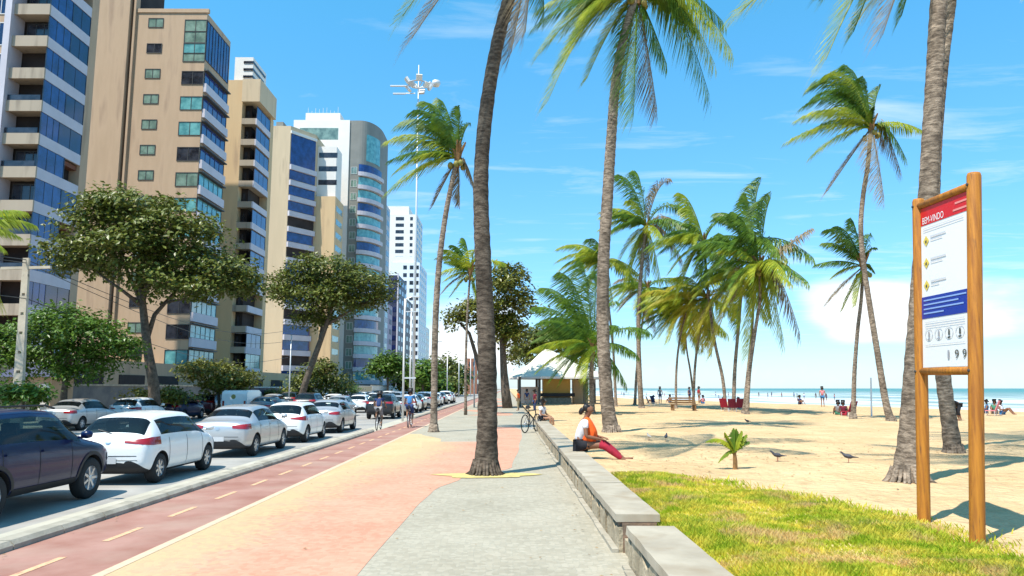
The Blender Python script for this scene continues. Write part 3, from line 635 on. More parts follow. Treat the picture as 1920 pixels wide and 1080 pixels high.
def px_tree(name, label, cat, Yb, base_px, limbs, blobs, nl, ls, lm, group=None, seed=1, zb=0, flat=.6):
    B = P(base_px[0], base_px[1], Yb); B.z = zb; s = Yb/FPX
    lim = [([P(x, y, Yb+d)-B for x, y, d in pts], r0, r1) for pts, r0, r1 in limbs]
    bl = [(P(x, y, Yb+d)-B, (rx*s, ry, rz*s)) for x, y, d, rx, ry, rz in blobs]
    return tree(name, label, cat, B, lim, bl, nl, ls, lm, group, seed, flat)
TG = 'street trees on the far side of the road'
px_tree('almond_tree', 'largest wide-crowned almond tree with dark curved trunk, in front of the tan apartment block', 'tree', 44, (292, 790),
 [([(292, 800, 0), (288, 720, 0), (276, 650, 0), (268, 575, 0), (262, 500, 0)], .38, .16),
  ([(274, 640, 0), (290, 590, .5), (330, 545, 1), (380, 500, 1.5)], .17, .05), ([(268, 575, 0), (230, 545, -.5), (180, 510, -1)], .14, .04),
  ([(270, 560, 0), (290, 480, -1), (300, 420, -1.5)], .14, .04), ([(262, 560, 0), (230, 490, 1), (210, 440, 1.5)], .13, .04), ([(300, 570, .5), (370, 555, 0), (430, 530, -.5)], .08, .03)],
 [(258, 395, 0, 85, 3.0, 28), (190, 425, .5, 62, 2.8, 30), (330, 432, -.5, 80, 3.0, 32), (150, 478, 0, 55, 2.4, 28), (240, 470, -1.5, 90, 2.6, 36), (345, 490, 1, 90, 3.0, 36), (420, 515, 0, 62, 2.6, 28), (300, 530, -1, 60, 2.4, 24), (215, 385, 1, 40, 2, 18), (385, 545, -1, 60, 2.2, 22), (180, 505, 1, 55, 2.0, 18), (455, 540, .5, 30, 1.6, 16)],
 19000, .25, M_l1, TG, 2)
px_tree('almond_tree', 'flat-topped almond tree with its trunk leaning right, second along the far pavement', 'tree', 72, (558, 770),
 [([(556, 775, 0), (575, 710, 0), (597, 650, 0), (615, 600, 0), (622, 570, 0)], .36, .18), ([(597, 650, 0), (605, 600, 1), (570, 570, 1)], .16, .06), ([(612, 610, 0), (660, 580, 0), (700, 560, 0)], .15, .05), ([(615, 600, 0), (620, 540, 1)], .15, .06)],
 [(615, 505, 0, 70, 3.4, 22), (560, 530, .5, 55, 3.2, 20), (675, 535, -.5, 60, 3.4, 24), (600, 560, -1, 85, 3.2, 26), (530, 550, 0, 32, 2, 14), (650, 575, 1, 60, 3, 20), (710, 560, 0, 28, 2, 14), (590, 600, 1, 45, 2.4, 14)],
 14000, .29, M_l1, TG, 3)
px_tree('leafy_tree', 'low bright green tree at the left edge in front of the balconied tower', 'tree', 38, (118, 790),
 [([(118, 800, 0), (120, 740, 0), (125, 690, 0)], .2, .12), ([(124, 700, 0), (90, 650, .5), (60, 620, .5)], .1, .03), ([(124, 690, 0), (160, 640, -.5), (190, 610, 0)], .1, .03), ([(122, 700, 0), (128, 620, 0)], .1, .03)],
 [(120, 610, 0, 65, 2.4, 34), (60, 640, .5, 55, 2.0, 38), (170, 630, -.5, 60, 2.2, 34), (110, 670, 0, 80, 2.2, 34), (200, 665, .5, 45, 1.8, 30), (30, 680, 0, 45, 1.8, 30), (150, 700, 0, 45, 1.8, 20), (0, 640, 0, 40, 1.6, 26), (235, 650, 0, 26, 1.4, 20)],
 13000, .18, M_l2, TG, 4)
px_tree('leafy_tree', 'yellow-green bushy tree behind the white hatchback and silver sedan', 'tree', 52, (410, 780),
 [([(412, 790, 0), (410, 735, 0), (400, 705, 0)], .14, .06), ([(410, 735, 0), (440, 710, 0)], .07, .03)],
 [(395, 700, 0, 45, 2, 22), (440, 712, 0, 40, 2, 20), (370, 695, .5, 28, 1.6, 18), (420, 725, 0, 50, 2, 14)], 5000, .2, M_l3, TG, 5)
px_tree('leafy_tree', 'dark bushy tree at the foot of the leaning almond trunk', 'tree', 80, (600, 765),
 [([(600, 770, 0), (602, 730, 0), (605, 705, 0)], .2, .08)],
 [(590, 715, 0, 45, 2.6, 26), (630, 725, 0, 30, 2, 24), (560, 735, 0, 30, 2, 16), (610, 690, .5, 22, 1.6, 14)], 4500, .28, M_l1, TG, 6)
px_tree('leafy_tree', 'small round-crowned tree on a thin trunk before the white towers', 'tree', 110, (727, 765),
 [([(727, 770, 0), (727, 725, 0), (727, 700, 0)], .2, .12)],
 [(727, 685, 0, 30, 2.4, 22), (712, 697, 0, 20, 2, 14), (742, 697, 0, 20, 2, 14)], 3500, .4, M_l2, TG, 7)
px_tree('almond_tree', 'rounded almond tree on the promenade behind the nearest palm, left limb arching out', 'tree', 71, (950, 766),
 [([(952, 768, 0), (948, 735, 0), (945, 700, 0), (942, 640, 0), (945, 590, 0)], .5, .2), ([(915, 768, .5), (905, 715, .5), (893, 668, 0), (880, 625, 0), (862, 605, 0)], .28, .1), ([(943, 650, 0), (965, 610, 0)], .2, .08)],
 [(950, 540, 0, 45, 3.4, 30), (905, 580, 0, 42, 3, 24), (860, 598, 0, 28, 2, 18), (975, 580, 0, 32, 2.6, 34), (940, 620, 1, 40, 2.8, 24), (962, 640, 0, 24, 2.2, 26), (950, 510, 0, 28, 2, 14), (930, 600, 1, 24, 2, 20)],
 7000, .33, M_l3, TG, 8)
px_tree('leafy_tree', 'dense dark green bushes and low tree right behind the kiosk roof', 'tree', 98, (1050, 762),
 [([(1050, 765, 0), (1050, 720, 0), (1045, 690, 0)], .3, .15)],
 [(990, 668, 0, 35, 2.4, 26), (1040, 640, 0, 45, 3, 26), (1085, 668, 0, 38, 2.6, 24), (1010, 635, 1, 30, 2, 20), (1075, 640, 0, 30, 2, 22)], 7000, .42, M_l1, TG, 9)
ft = [(793, 700, 26, 22, 150), (828, 690, 30, 20, 190), (852, 705, 26, 20, 210), (770, 712, 24, 18, 170), (810, 718, 26, 14, 160), (842, 722, 24, 12, 180)]
for i, (x, y, rx, rz, Yd) in enumerate(ft):
    px_tree('leafy_tree', ['distant green tree left of the thin promenade palm', 'distant grey-green tree under the white sky gap', 'distant rounded tree nearest the centre of the photo', 'distant low tree behind the floodlight mast', 'distant dark hedge-like tree above the traffic', 'farthest small tree where the road vanishes'][i], 'tree', Yd, (x, 735),
     [([(x, 745, 0), (x, 705, 0)], .3, .15)], [(x, y, 0, rx, 4, rz), (x-rx*.5, y+8, 1, rx*.6, 3, rz*.7), (x+rx*.5, y+8, -1, rx*.6, 3, rz*.7)], 1500, .75, M_l1 if i % 2 else M_l2, TG, 60+i, zb=-.1)
# shrubs along the compound walls
for i, (x, y, rx, rz, Yd, lm_) in enumerate([(300, 745, 60, 16, 46, M_l3), (515, 742, 30, 10, 84, M_l3), (650, 735, 25, 14, 100, M_l2), (45, 742, 40, 18, 33, M_l2), (560, 748, 26, 9, 78, M_l2)]):
    px_tree('shrub', ['dark clipped shrub behind the dark red car', 'narrow hedge under the ochre tower', 'round shrub at the foot of the grey curved tower', 'leafy shrub beside the utility pole foot', 'low shrub between the far parked cars'][i], 'shrub', Yd, (x, y+20),
     [([(x, y+25, 0), (x, y, 0)], .05, .03)], [(x, y, 0, rx, 1, rz)], 1500, .2, lm_, 'shrubs along the compound walls', 80+i)
# ------------------------------------------------------------------ buildings
def Z(py, Yd, px=300): return P(px, py, Yd).z
def X_(px, py, Yd): return P(px, py, Yd).x
def win_front(root, x0, x1, z0, z1, y, g, name='window', fm=None, div=2, depth=.06):
    """window on a wall that faces the camera (-Y); frame stands proud, pane behind it"""
    ox, oy = root.location.x, root.location.y
    w_ = boxobj(name, x0-ox, x1-ox, y-oy-.02, y-oy+.05, z0, z1, g, root)
    if fm:
        b = MB(); e = .07
        b.box(x0-e-ox, x1+e-ox, y-oy-depth, y-oy, z1, z1+e); b.box(x0-e-ox, x1+e-ox, y-oy-depth, y-oy, z0-e, z0)
        b.box(x0-e-ox, x0-ox, y-oy-depth, y-oy, z0, z1); b.box(x1-ox, x1+e-ox, y-oy-depth, y-oy, z0, z1)
        for k in range(1, div):
            xx = x0+(x1-x0)*k/div; b.box(xx-.03-ox, xx+.03-ox, y-oy-depth+.01, y-oy-.022, z0, z1)
        b.build('frame', fm, w_)
    return w_
def win_side(root, y0, y1, z0, z1, x, g, name='window', fm=None, div=2, depth=.06):
    ox, oy = root.location.x, root.location.y
    w_ = boxobj(name, x-ox-.05, x-ox+.02, y0-oy, y1-oy, z0, z1, g, root)
    if fm:
        b = MB(); e = .07
        b.box(x-ox, x-ox+depth, y0-e-oy, y1+e-oy, z1, z1+e); b.box(x-ox, x-ox+depth, y0-e-oy, y1+e-oy, z0-e, z0)
        b.box(x-ox, x-ox+depth, y0-e-oy, y0-oy, z0, z1); b.box(x-ox, x-ox+depth, y1-oy, y1+e-oy, z0, z1)
        for k in range(1, div):
            yy = y0+(y1-y0)*k/div; b.box(x-ox+.022, x-ox+depth-.01, yy-.03-oy, yy+.03-oy, z0, z1)
        b.build('frame', fm, w_)
    return w_
def block(root, name, x0, x1, y0, y1, z0, z1, m):
    return boxobj(name, x0-root.location.x, x1-root.location.x, y0-root.location.y, y1-root.location.y, z0, z1, m, root)
BG = 'apartment towers along the avenue'

# 1: balconied tower at the left edge
Y1 = 61.0
xc = X_(70, 285, Y1); xl = X_(2, 285, Y1); y1e = 67.2
t1 = thing('apartment_tower', 'leftmost tower with stacked dark loggias and blue glazed balconies between pale bands', 'building', (xc, Y1, 0), 0, BG)
fl = 2.9; zb0 = Z(322, Y1, 70)
block(t1, 'wall', xl-14, xl-.3, Y1+1.5, 68.4, -.1, 60, M_tan)
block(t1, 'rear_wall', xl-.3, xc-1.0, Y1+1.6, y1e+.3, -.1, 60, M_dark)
block(t1, 'column', xl-.55, xl-.0, Y1-.35, Y1+1.5, -.1, 60, M_lav)
block(t1, 'column', xc-2.0, xc-.02, y1e+.05, y1e+1.2, -.1, 60, M_tan)
rb = random.Random(5)
for k in range(-8, 8):
    zc_ = zb0+k*fl
    if zc_ < 3: continue
    # band wraps the corner
    b = MB(); h = .48
    x0, x1 = xl, xc; th = .18
    b.box(x0-xc, -.0, 0, th, zc_-h, zc_+h); b.build('balcony_front', M_beige, t1)
    b = MB(); b.box(-th, .0, th, y1e-Y1, zc_-h, zc_+h); b.build('balcony_side', M_lav, t1)
    win_front(t1, xl-4.2, xl-1.2, zc_+.35, zc_+fl-.55, Y1+1.5, M_gnavy, 'window', M_framew, 3)
    b = MB(); b.box(x0-xc, -.0-th, th, y1e-Y1+.2, zc_-.02-h+.1, zc_+.12-h+.1); b.build('floor_slab', M_beige, t1)
    kind = rb.choice(['glass', 'glass', 'glass', 'open'])
    z0_, z1_ = zc_+h, zc_+fl-h
    if kind == 'glass':
        sp_ = Y1+(y1e-Y1)*rb.choice([1, 1, .62])
        ym_ = Y1+(y1e-Y1)*rb.choice([.35, .45, .55, .62])
        win_side(t1, Y1+.2, min(ym_, sp_), z0_, z1_, xc-.08, M_gblue, 'balcony_glazing', M_gdark, 3, .05)
        if ym_ < sp_-.3: win_side(t1, ym_+.003, sp_, z0_, z1_, xc-.08, M_gnavy, 'balcony_glazing', M_gdark, 2, .05)
        if sp_ < y1e: block(t1, 'ceiling_panel', xc-1, xc-.3, sp_, y1e, z1_-.5, z1_-.1, mat('balcony wood ceiling', (.16, .06, .035), .8))
    else:
        block(t1, 'ceiling_panel', xc-2.4, xc-.25, Y1+.2, y1e, z1_-.12, z1_-.05, mat('balcony wood ceiling', (.16, .06, .035), .8))
        block(t1, 'railing', xc-.10, xc-.06, Y1+.3, y1e, z0_+.02, z0_+.45, M_gteal)
    if rb.random() < .6: win_front(t1, xl+.4, xc-.5, z0_+.05, z1_-.25, Y1+1.4, M_gdark, 'loggia_window', M_frame, 3)
    block(t1, 'railing', xl+.05, xc-.2, Y1+.06, Y1+.10, z0_+.03, z0_+.5, M_gdark) if rb.random() < .6 else None
# neighbour sliver left edge
# 2: tan tiled tower
Y2 = 88.0
xr = X_(374, 285, Y2)-.0; xg = X_(236, 300, Y2); xw = X_(228, 300, Y2); zt = Z(24, Y2, 300); y2e = 96.0
t2 = thing('apartment_tower', 'tan tiled tower with small square windows and glazed corner bays', 'building', (xr, Y2, 0), 0, BG)
block(t2, 'wall', xg, xr-.02, Y2, 95.9, -.1, zt, M_tan)
block(t2, 'blank_wing', xw-13, xw, Y2-.6, 96, -.1, zt+14, M_tan)
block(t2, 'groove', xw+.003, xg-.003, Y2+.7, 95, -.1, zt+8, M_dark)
block(t2, 'ridge', xw+.35, xw+.6, Y2-.3, Y2+.7, -.1, zt+12, M_tan)
f2 = 47.6
for k in range(14):
    yc_ = 43+f2*k; zc_ = Z(yc_, Y2, 290)
    if zc_ < 4: break
    win_front(t2, X_(263, 283, Y2), X_(290, 283, Y2), zc_-.55, zc_+.55, Y2, rnd.choice([M_ggreen, M_gdark, M_ggreen]), 'window', M_frame, 2, .07)
bx = X_(333, 285, Y2); sb = 95.6
for k in range(14):
    yc_ = 146+f2*(k-2); zc_ = Z(yc_, Y2, 350)
    if zc_ < 4: break
    if k == 0: continue
    if k == 1:   # tall glazed penthouse
        zt0, zt1 = Z(115, Y2, 350), Z(38, Y2, 350)
        for (a, c, g) in ((zt0, zt0+1.0, M_ggreen), (zt0+1.1, zt0+2.3, M_gteal), (zt0+2.45, zt1-1.55, M_ggreen), (zt1-1.45, zt1, M_ggreen)):
            win_front(t2, bx, xr-.05, a, c, Y2, g, 'penthouse_window', M_frame, 2, .07)
        for j in range(4): win_side(t2, Y2+.15+j*1.85, Y2+1.9+j*1.85, zt0+.3, zt1, xr, M_gblue, 'penthouse_glazing', M_frame, 2, .07)
        continue
    g = [M_ggreen, M_gdark, M_gdark, M_gteal, M_gteal, M_gdark, M_ggreen, M_gteal, M_gteal, M_gteal][k % 10]
    win_front(t2, bx, xr-.05, zc_-.8, zc_+.8, Y2, g, 'bay_window', M_frame, 2, .07)
    win_side(t2, Y2+.2, sb, zc_-.6, zc_+.85, xr, M_gblue if k < 6 else M_gteal, 'side_glazing', M_frame, 5, .07)
    block(t2, 'balcony_panel', xr, xr+.35, Y2+.05, sb, zc_-1.75, zc_-.68, M_lav)
    block(t2, 'shade_ledge', xr, xr+.5, Y2+.05, sb, zc_+.95, zc_+1.08, M_frame)
# upper tan side and roof edge
block(t2, 'parapet', xg, xr+.2, Y2-.12, Y2+.3, zt+.003, zt+.5, M_tan)
# 3: ochre tower with white penthouse
Y3 = 108.0
xa, xb, xs_ = X_(428, 285, Y3), X_(450, 285, Y3), X_(478, 285, Y3); y3e = 114.5
t3 = thing('apartment_tower', 'ochre tower with white roof box and an open top terrace over blue glazed balconies', 'building', (xs_, Y3, 0), 0, BG)
zr3 = Z(150, Y3, 450); zter = Z(192, Y3, 450)
block(t3, 'wall', xa-8, xb, Y3, 116, -.1, zr3, M_tano)
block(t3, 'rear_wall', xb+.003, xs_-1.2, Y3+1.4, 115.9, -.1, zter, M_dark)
block(t3, 'side_wall', xs_-3, xs_, y3e, 116, -.1, zter, M_tano)
block(t3, 'terrace_roof', xb+.003, xs_+.5, Y3-.4, y3e+1, zter+.003, zr3, M_tanl)
block(t3, 'roof_box', xa, xs_-1.2, Y3+.8, 115, zr3+.003, Z(103, Y3, 450), M_white)
for j in range(3):
    zq = zr3+.7+j*1.15
    block(t3, 'louvre', xs_-2.6, xs_-1.1, Y3+.7, Y3+5+j*.7, zq, zq+.35, M_gdark)
for k in range(18):
    zc_ = Z(227+39*k, Y3, 460)
    if zc_ < 3: break
    block(t3, 'balcony_front', xb+.003, xs_-.14, Y3, Y3+.18, zc_-.45, zc_+.45, M_beige)
    block(t3, 'balcony_side', xs_-.14, xs_+.05, Y3, y3e, zc_-.5, zc_+.45, M_lav)
    block(t3, 'floor_slab', xb+.003, xs_-.15, Y3+.2, y3e, zc_-.42, zc_-.28, M_beige)
    if k not in (4, 9, 10): win_side(t3, Y3+.3, y3e-.1, zc_+.47, zc_+2.4, xs_-.08, M_gblue if k != 12 else M_gteal, 'balcony_glazing', M_frame, 3, .05)
    win_front(t3, xb+.3, xs_-1.6, zc_+.5, zc_+2.1, Y3+1.35, M_gdark, 'loggia_window')
# 4: pale tan tower with slanted blue balcony bay
Y4 = 146.0
A = Vector((X_(543, 300, Y4), Y4)); Bq = Vector((X_(592, 300, 151.5), 151.5)); xe = X_(628, 400, 151.5); zt4 = Z(236, Y4, 520); zt4b = Z(368, 151.5, 610)
t4 = thing('apartment_tower', 'cream tower with a slanted column of blue glass balconies', 'building', (A.x, Y4, 0), 0, BG)
x4l = X_(503, 300, Y4)
b = MB(); b.prism([(x4l-6-A.x, 0), (0, 0), (Bq.x-A.x-.02, Bq.y-Y4), (Bq.x-A.x-.02, 22), (x4l-6-A.x, 22)], -.1, zt4); b.build('wall', M_tanl, t4)
block(t4, 'lower_wing', Bq.x, xe, 151.5, 159, -.1, zt4b, M_tano)
block(t4, 'upper_wing', Bq.x, xe-.4, 153, 158, zt4b+.01, zt4-2, M_white)
d4 = (Bq-A); l4 = d4.length; d4.normalize(); n4 = Vector((d4.y, -d4.x))
def slant(root, name, s0, s1, z0, z1, out, th, m):
    p = A+d4*s0+n4*out; q = A+d4*s1+n4*out; p2 = p+n4*th; q2 = q+n4*th
    b = MB(); b.prism([(v_.x-A.x, v_.y-A.y) for v_ in (p, p2, q2, q)], z0, z1); return b.build(name, m, root)
zk = Z(250, Y4, 545)
slant(t4, 'penthouse_glazing', .2, l4-.2, Z(308, Y4, 545), zk, .01, .12, M_gblue)
slant(t4, 'roof_band', 0, l4, zk+.01, zk+.6, .0, .3, M_white)
for k in range(22):
    z1_ = Z(308+29*k, Y4, 545)
    if z1_ < 3: break
    slant(t4, 'balcony_front', 0, l4, z1_-1.05, z1_-.01, .05, .5, M_lav)
    slant(t4, 'balcony_glazing' if k not in (3, 5) else 'balcony_opening', .1, l4-.1, z1_-2.95, z1_-1.07, .01, .14, M_gblue if k in (0, 1, 2, 4, 6) else (M_dark if k in (3, 5, 9, 12) else M_gblue))
for k in range(3):
    zc_ = Z(291+25.5*k, 153, 610); win_front(t4, Bq.x+.3, xe-.2, zc_-.55, zc_+.55, 153, M_gdark, 'window', None, 3)
win_front(t4, Bq.x-4, xe-.2, Z(262, 153, 600), Z(240, 153, 600), 152.98, M_ggreen, 'roof_louvre')
for k in range(14):
    zc_ = Z(395+24*k, 155, 632)
    if zc_ < 4: break
    win_side(t4, 152.5, 158, zc_-.7, zc_+.5, xe, M_ggreen, 'side_window', None)
block(t4, 'water_tank', X_(521, 230, Y4+3), X_(534, 230, Y4+3), Y4+2, Y4+5, zt4+.01, zt4+1.6, M_grayb)
# 5: white and grey tower with curved balconies
Y5 = 172.0
x50, x51, x52, x53 = X_(548, 300, Y5), X_(654, 300, Y5), X_(673, 300, Y5), X_(706, 300, Y5)
t5 = thing('apartment_tower', 'white tower with grey curved end and rounded pale balconies', 'building', (x51, Y5, 0), 0, BG)
zt5 = Z(225, Y5, 640); zt5b = Z(209, Y5, 600)
block(t5, 'wall', x50, x51, Y5, 190, -.1, zt5, M_white)
block(t5, 'roof_box', x50+2.5, x51-2.6, Y5+1, 186, zt5+.003, zt5b, M_white)
for j in range(9): block(t5, 'roof_mast', x50+3+j*.9, x50+3.06+j*.9, Y5+1.1, Y5+1.16, zt5b, zt5b+rnd.uniform(.5, 1.6), M_framew)
def arc(cx, cy, rx, ry, a0, a1, n=12): return [(cx+rx*math.cos(a0+(a1-a0)*i/n), cy+ry*math.sin(a0+(a1-a0)*i/n)) for i in range(n+1)]
b = MB(); cur_pts = [(.003, .3)]+[(x52-x51, .3)]+arc(x52-x51, 9.3, x53-x52, 9, -math.pi/2, 0)+[(x53-x51, 16), (.003, 16)]
b.prism(cur_pts, -.1, zt5+.0); b.build('grey_wing', M_grayb, t5)
for k in range(26):
    zc_ = Z(326+24.4*k, Y5, 680)
    if zc_ < 3: break
    a = arc(x52-x51, 9.3, x53-x52+.9, 9.9, -math.pi/2, -.25, 10)
    b = MB(); b.prism([(x52-x51, 9)]+a, zc_-.5, zc_+.45); b.build('balcony_front', M_lav, t5)
    a = arc(x52-x51, 9.3, x53-x52+.2, 9.2, -math.pi/2, -.25, 10)
    b = MB(); b.prism([(x52-x51, 9)]+a, zc_+.46, zc_+2.4); b.build('balcony_glazing', M_gteal if k % 3 else M_gblue, t5)
    win_front(t5, x51+.6, x52-.5, zc_+.1, zc_+1.7, Y5+.3, M_ggreen, 'window', M_framew, 2)
a = arc(x52-x51, 9.3, x53-x52+.12, 9.12, -1.2, -.4, 8)
b = MB(); b.prism([(x52-x51, 9)]+a, Z(300, Y5, 690), Z(250, Y5, 690)); b.build('curved_glazing', M_gteal, t5)
# generic distant tower
def tower(label, pxl, pxr, pytop, Yf, depth, wm, cols_, rows_, gm, side=3, sm=None, gap=.35, floor=3.0, box=None, pil=None, side_m=None):
    x0, x1 = X_(pxl, pytop, Yf), X_(pxr, pytop, Yf); zt_ = Z(pytop, Yf, (pxl+pxr)/2)
    t = thing('apartment_tower', label, 'building', (x1, Yf, 0), 0, BG)
    block(t, 'wall', x0, x1, Yf, Yf+depth, -.1, zt_, wm)
    if box: block(t, 'roof_box', x0+(x1-x0)*box[0], x0+(x1-x0)*box[1], Yf+1, Yf+depth*.7, zt_+.003, zt_+box[2], wm)
    n = 0
    for j in range(rows_):
        z1_ = zt_-1.2-j*floor
        if z1_ < 3: break
        for (a, c) in cols_:
            if n >= 96: break
            n += 1
            block(t, 'window', x0+(x1-x0)*a, x0+(x1-x0)*c, Yf-.06, Yf+.02, z1_-1.5, z1_, gm)
    m_ = 0
    for j in range(rows_):
        z1_ = zt_-1.2-j*floor
        if z1_ < 3: break
        for s in range(side):
            if m_ >= 96: break
            m_ += 1
            a = Yf+depth*(s+.2)/side; c = Yf+depth*(s+.8)/side
            block(t, 'side_window', x1-.02, x1+.06, a, c, z1_-1.5, z1_, sm or gm)
    for (a, c, m) in (pil or []): block(t, 'pilaster', x0+(x1-x0)*a, x0+(x1-x0)*c, Yf-.5, Yf-.065, -.1, zt_+.6, m)
    return t
tower('slim grey-blue tower squeezed behind the curved grey balconies', 704, 717, 372, 205, 14, mat('blue grey render', (.42, .45, .5), .7, var=.06), [(.3, .8)], 24, M_gdark, 2)
tower('tallest distant white tower with three columns of small windows', 718, 782, 402, 330, 22, M_white, [(.12, .2), (.38, .62), (.8, .88)], 38, M_gdark, 3, box=(.1, .75, 4))
tower('distant pale blue-white tower with a grid of windows in front of the tallest white one', 734, 787, 492, 285, 26, mat('cool white render', (.66, .70, .74), .7, var=.05), [(.42, .55), (.65, .78), (.86, .97)], 30, M_gdark, 4, box=(.05, .8, 2.5))
tower('dark violet striped tower with recessed windows below the distant white ones', 698, 722, 566, 215, 14, mat('violet grey render', (.36, .30, .38), .7, var=.06), [(.35, .75)], 15, M_navy, 2, pil=[(0, .14, M_lav), (.84, 1, M_lav)])
tower('tall navy blue glass tower with white mullions', 724, 748, 516, 235, 18, M_navy, [(.15, .45), (.55, .85)], 22, M_gnavy, 3, pil=[(.9, 1.0, M_lav)])
tower('narrow dark slab tower beside the navy glass one', 746, 762, 560, 262, 14, mat('slate cladding', (.10, .11, .13), .6, var=.1), [(.2, .5), (.6, .9)], 18, M_gdark, 2, pil=[(.0, .12, M_lav)])
tower('lowest far white tower at the end of the row', 770, 795, 610, 380, 26, M_white, [(.15, .3), (.45, .6), (.75, .9)], 26, M_gdark, 4)
tower('small red-brown block far beyond the promenade trees', 876, 894, 672, 260, 14, mat('red brown brickwork', (.30, .13, .08), .8, var=.1), [(.2, .4), (.6, .8)], 4, M_gdark, 1)
# podiums, guard house and compound walls on the far pavement
def wall_thing(label, x, y0, y1, h, m, cap=None):
    t = thing('compound_wall', label, 'wall', (x, y0, 0), 0, 'compound walls along the avenue')
    b = MB(); b.box(-.3, 0, 0, y1-y0, -.1, h); b.build('wall', m, t)
    if cap: b = MB(); b.box(-.36, .06, -.05, y1-y0+.05, h+.003, h+.12); b.build('coping', cap, t)
    return t
wall_thing('low light concrete wall behind the utility pole', -27.0, 26, 43.5, 1.5, M_gutter, M_white)
wall_thing('dark stone wall behind the dark red car', -27.0, 46.5, 74, 2.0, M_cwall, M_kerb)
wall_thing('white and dark compound wall under the ochre tower', -27.0, 76, 104, 1.9, M_navy, M_white)
wall_thing('pale wall at the foot of the cream tower', -27.0, 106, 150, 2.2, M_tanl, M_white)
wall_thing('pale far wall under the curved grey tower', -27.5, 153, 230, 2.4, M_white, M_kerb)
t = thing('podium', 'tan garage podium under the balconied tower', 'building', (-33, 40, 0)); b = MB(); b.box(-14, 0, 0, 40, -.1, 4.2); b.build('wall', M_tan, t)
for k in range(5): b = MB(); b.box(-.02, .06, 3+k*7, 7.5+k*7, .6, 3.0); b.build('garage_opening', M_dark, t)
t = thing('podium', 'ochre garage podium under the tan tiled and ochre towers', 'building', (-33, 84, 0)); b = MB(); b.box(-14, 0, 0, 60, -.1, 4.0); b.build('wall', M_tano, t)
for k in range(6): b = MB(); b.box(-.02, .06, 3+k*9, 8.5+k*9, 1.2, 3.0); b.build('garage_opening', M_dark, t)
gh = thing('guard_house', 'small guard house with a dark sloping canopy behind the far parked cars', 'guard house', (-27.6, 44.9, 0))
b = MB(); b.box(-1.5, 1.1, -1.0, 1.2, -.1, 2.5); b.build('wall', M_tan, gh)
b = MB(); b.add([(-1.9, -1.6, 2.5), (1.7, -1.6, 2.5), (1.7, 1.7, 2.5), (-1.9, 1.7, 2.5), (-.9, -.4, 3.4), (.9, -.4, 3.4), (.9, .5, 3.4), (-.9, .5, 3.4)], [(0, 3, 2, 1), (4, 5, 6, 7), (0, 1, 5, 4), (1, 2, 6, 5), (2, 3, 7, 6), (3, 0, 4, 7)]); b.build('roof', M_navy, gh)
b = MB(); b.box(-.9, .2, -1.04, -1.0, .9, 2.0); w_ = b.build('window', M_gdark, gh)
b = MB(); b.box(.4, 1.0, -1.04, -1.0, -.05, 2.1); b.build('door', M_white, gh)

# ------------------------------------------------------------------ poles, floodlight mast, wires
def pole(name, label, cat, px, pbase, ptop, Yd, r0, r1, m, zb=-.12, group=None):
    B = P(px, pbase, Yd); B.z = zb; T = P(px, ptop, Yd)
    t = thing(name, label, cat, B, 0, group); b = MB(); b.tube([(0, 0, -.05), (0, 0, T.z-zb)], [r0, r1], 12); b.build('pole', m, t, True); return t, T.z-zb
# concrete utility pole, far pavement, leaning slightly
B = P(34, 762, 33); B.z = -.05; T = P(50, 484, 33)
up = thing('utility_pole', 'tall tapered concrete utility pole at the left edge by the low wall', 'utility pole', B)
d = T-B; b = MB()
Mr = Matrix.Rotation(math.atan2(d.x, d.z), 4, 'Y')
n = 9
for k in range(n):
    z0, z1 = d.length*k/n, d.length*(k+1)/n; w0 = .22-.10*k/n
    b.box(-w0, w0, -w0*.5, w0*.5, z0+(.12 if k < n-1 else 0), z1, Mr); b.box(-w0, -w0*.45, -w0*.55, w0*.55, z0, z0+.12, Mr); b.box(w0*.45, w0, -w0*.55, w0*.55, z0, z0+.12, Mr)
b.build('shaft', M_conc, up)
b = MB(); b.box(-1.1, 1.1, -.06, .06, d.length-.5, d.length-.38, Mr); b.build('crossarm', M_conc, up)
for i, (py0, py1) in enumerate([(487, 560), (493, 580), (560, 610)]):
    a = P(50, py0, 33); c = P(-400, py0-160, 20); e = P(540, py1+60, 95)
    pts = [c.lerp(a, t/6)-UP*.5*math.sin(math.pi*t/6) for t in range(7)]+[a.lerp(e, t/10)-UP*1.6*math.sin(math.pi*t/10) for t in range(1, 11)]
    b = MB(); b.tube(pts, .018, 4); tag(b.build('power_line', M_frame), ['upper', 'middle', 'lowest'][i]+' sagging cable strung from the concrete utility pole', 'cable', 'power lines')
# floodlight mast
B = P(774, 772, 66); B.z = -.1; T = P(789, 122, 66)
fm_ = thing('floodlight_mast', 'very tall white mast carrying a ring of floodlights above the swept palm', 'floodlight mast', B)
H = T.z-B.z
b = MB(); b.tube([(0, 0, 0), (0, 0, H*.5), (0, 0, H)], [.15, .10, .04], 12); b.build('pole', M_metal, fm_, True)
zl = P(789, 158, 66).z-B.z
b = MB(); b.lathe([(.9, -.06), (1.0, 0), (.9, .06), (.8, 0), (.9, -.06)], c=(0, 0, zl), seg=24)
for k in range(6): a = k*math.pi/3; b.tube([(0, 0, zl-.4), (.9*math.cos(a), .9*math.sin(a), zl)], .04, 5)
b.tube([(-.3, 0, zl-.15), (-2.3, 0, zl-.15)], .05, 6); b.tube([(-.3, .1, zl-.85), (-2.05, .1, zl-.85)], .05, 6)
b.box(-2.6, -1.1, -.1, .1, zl-.22, zl-.12); b.box(-2.35, -1.2, 0, .2, zl-.92, zl-.82)
b.build('frame', M_metal, fm_)
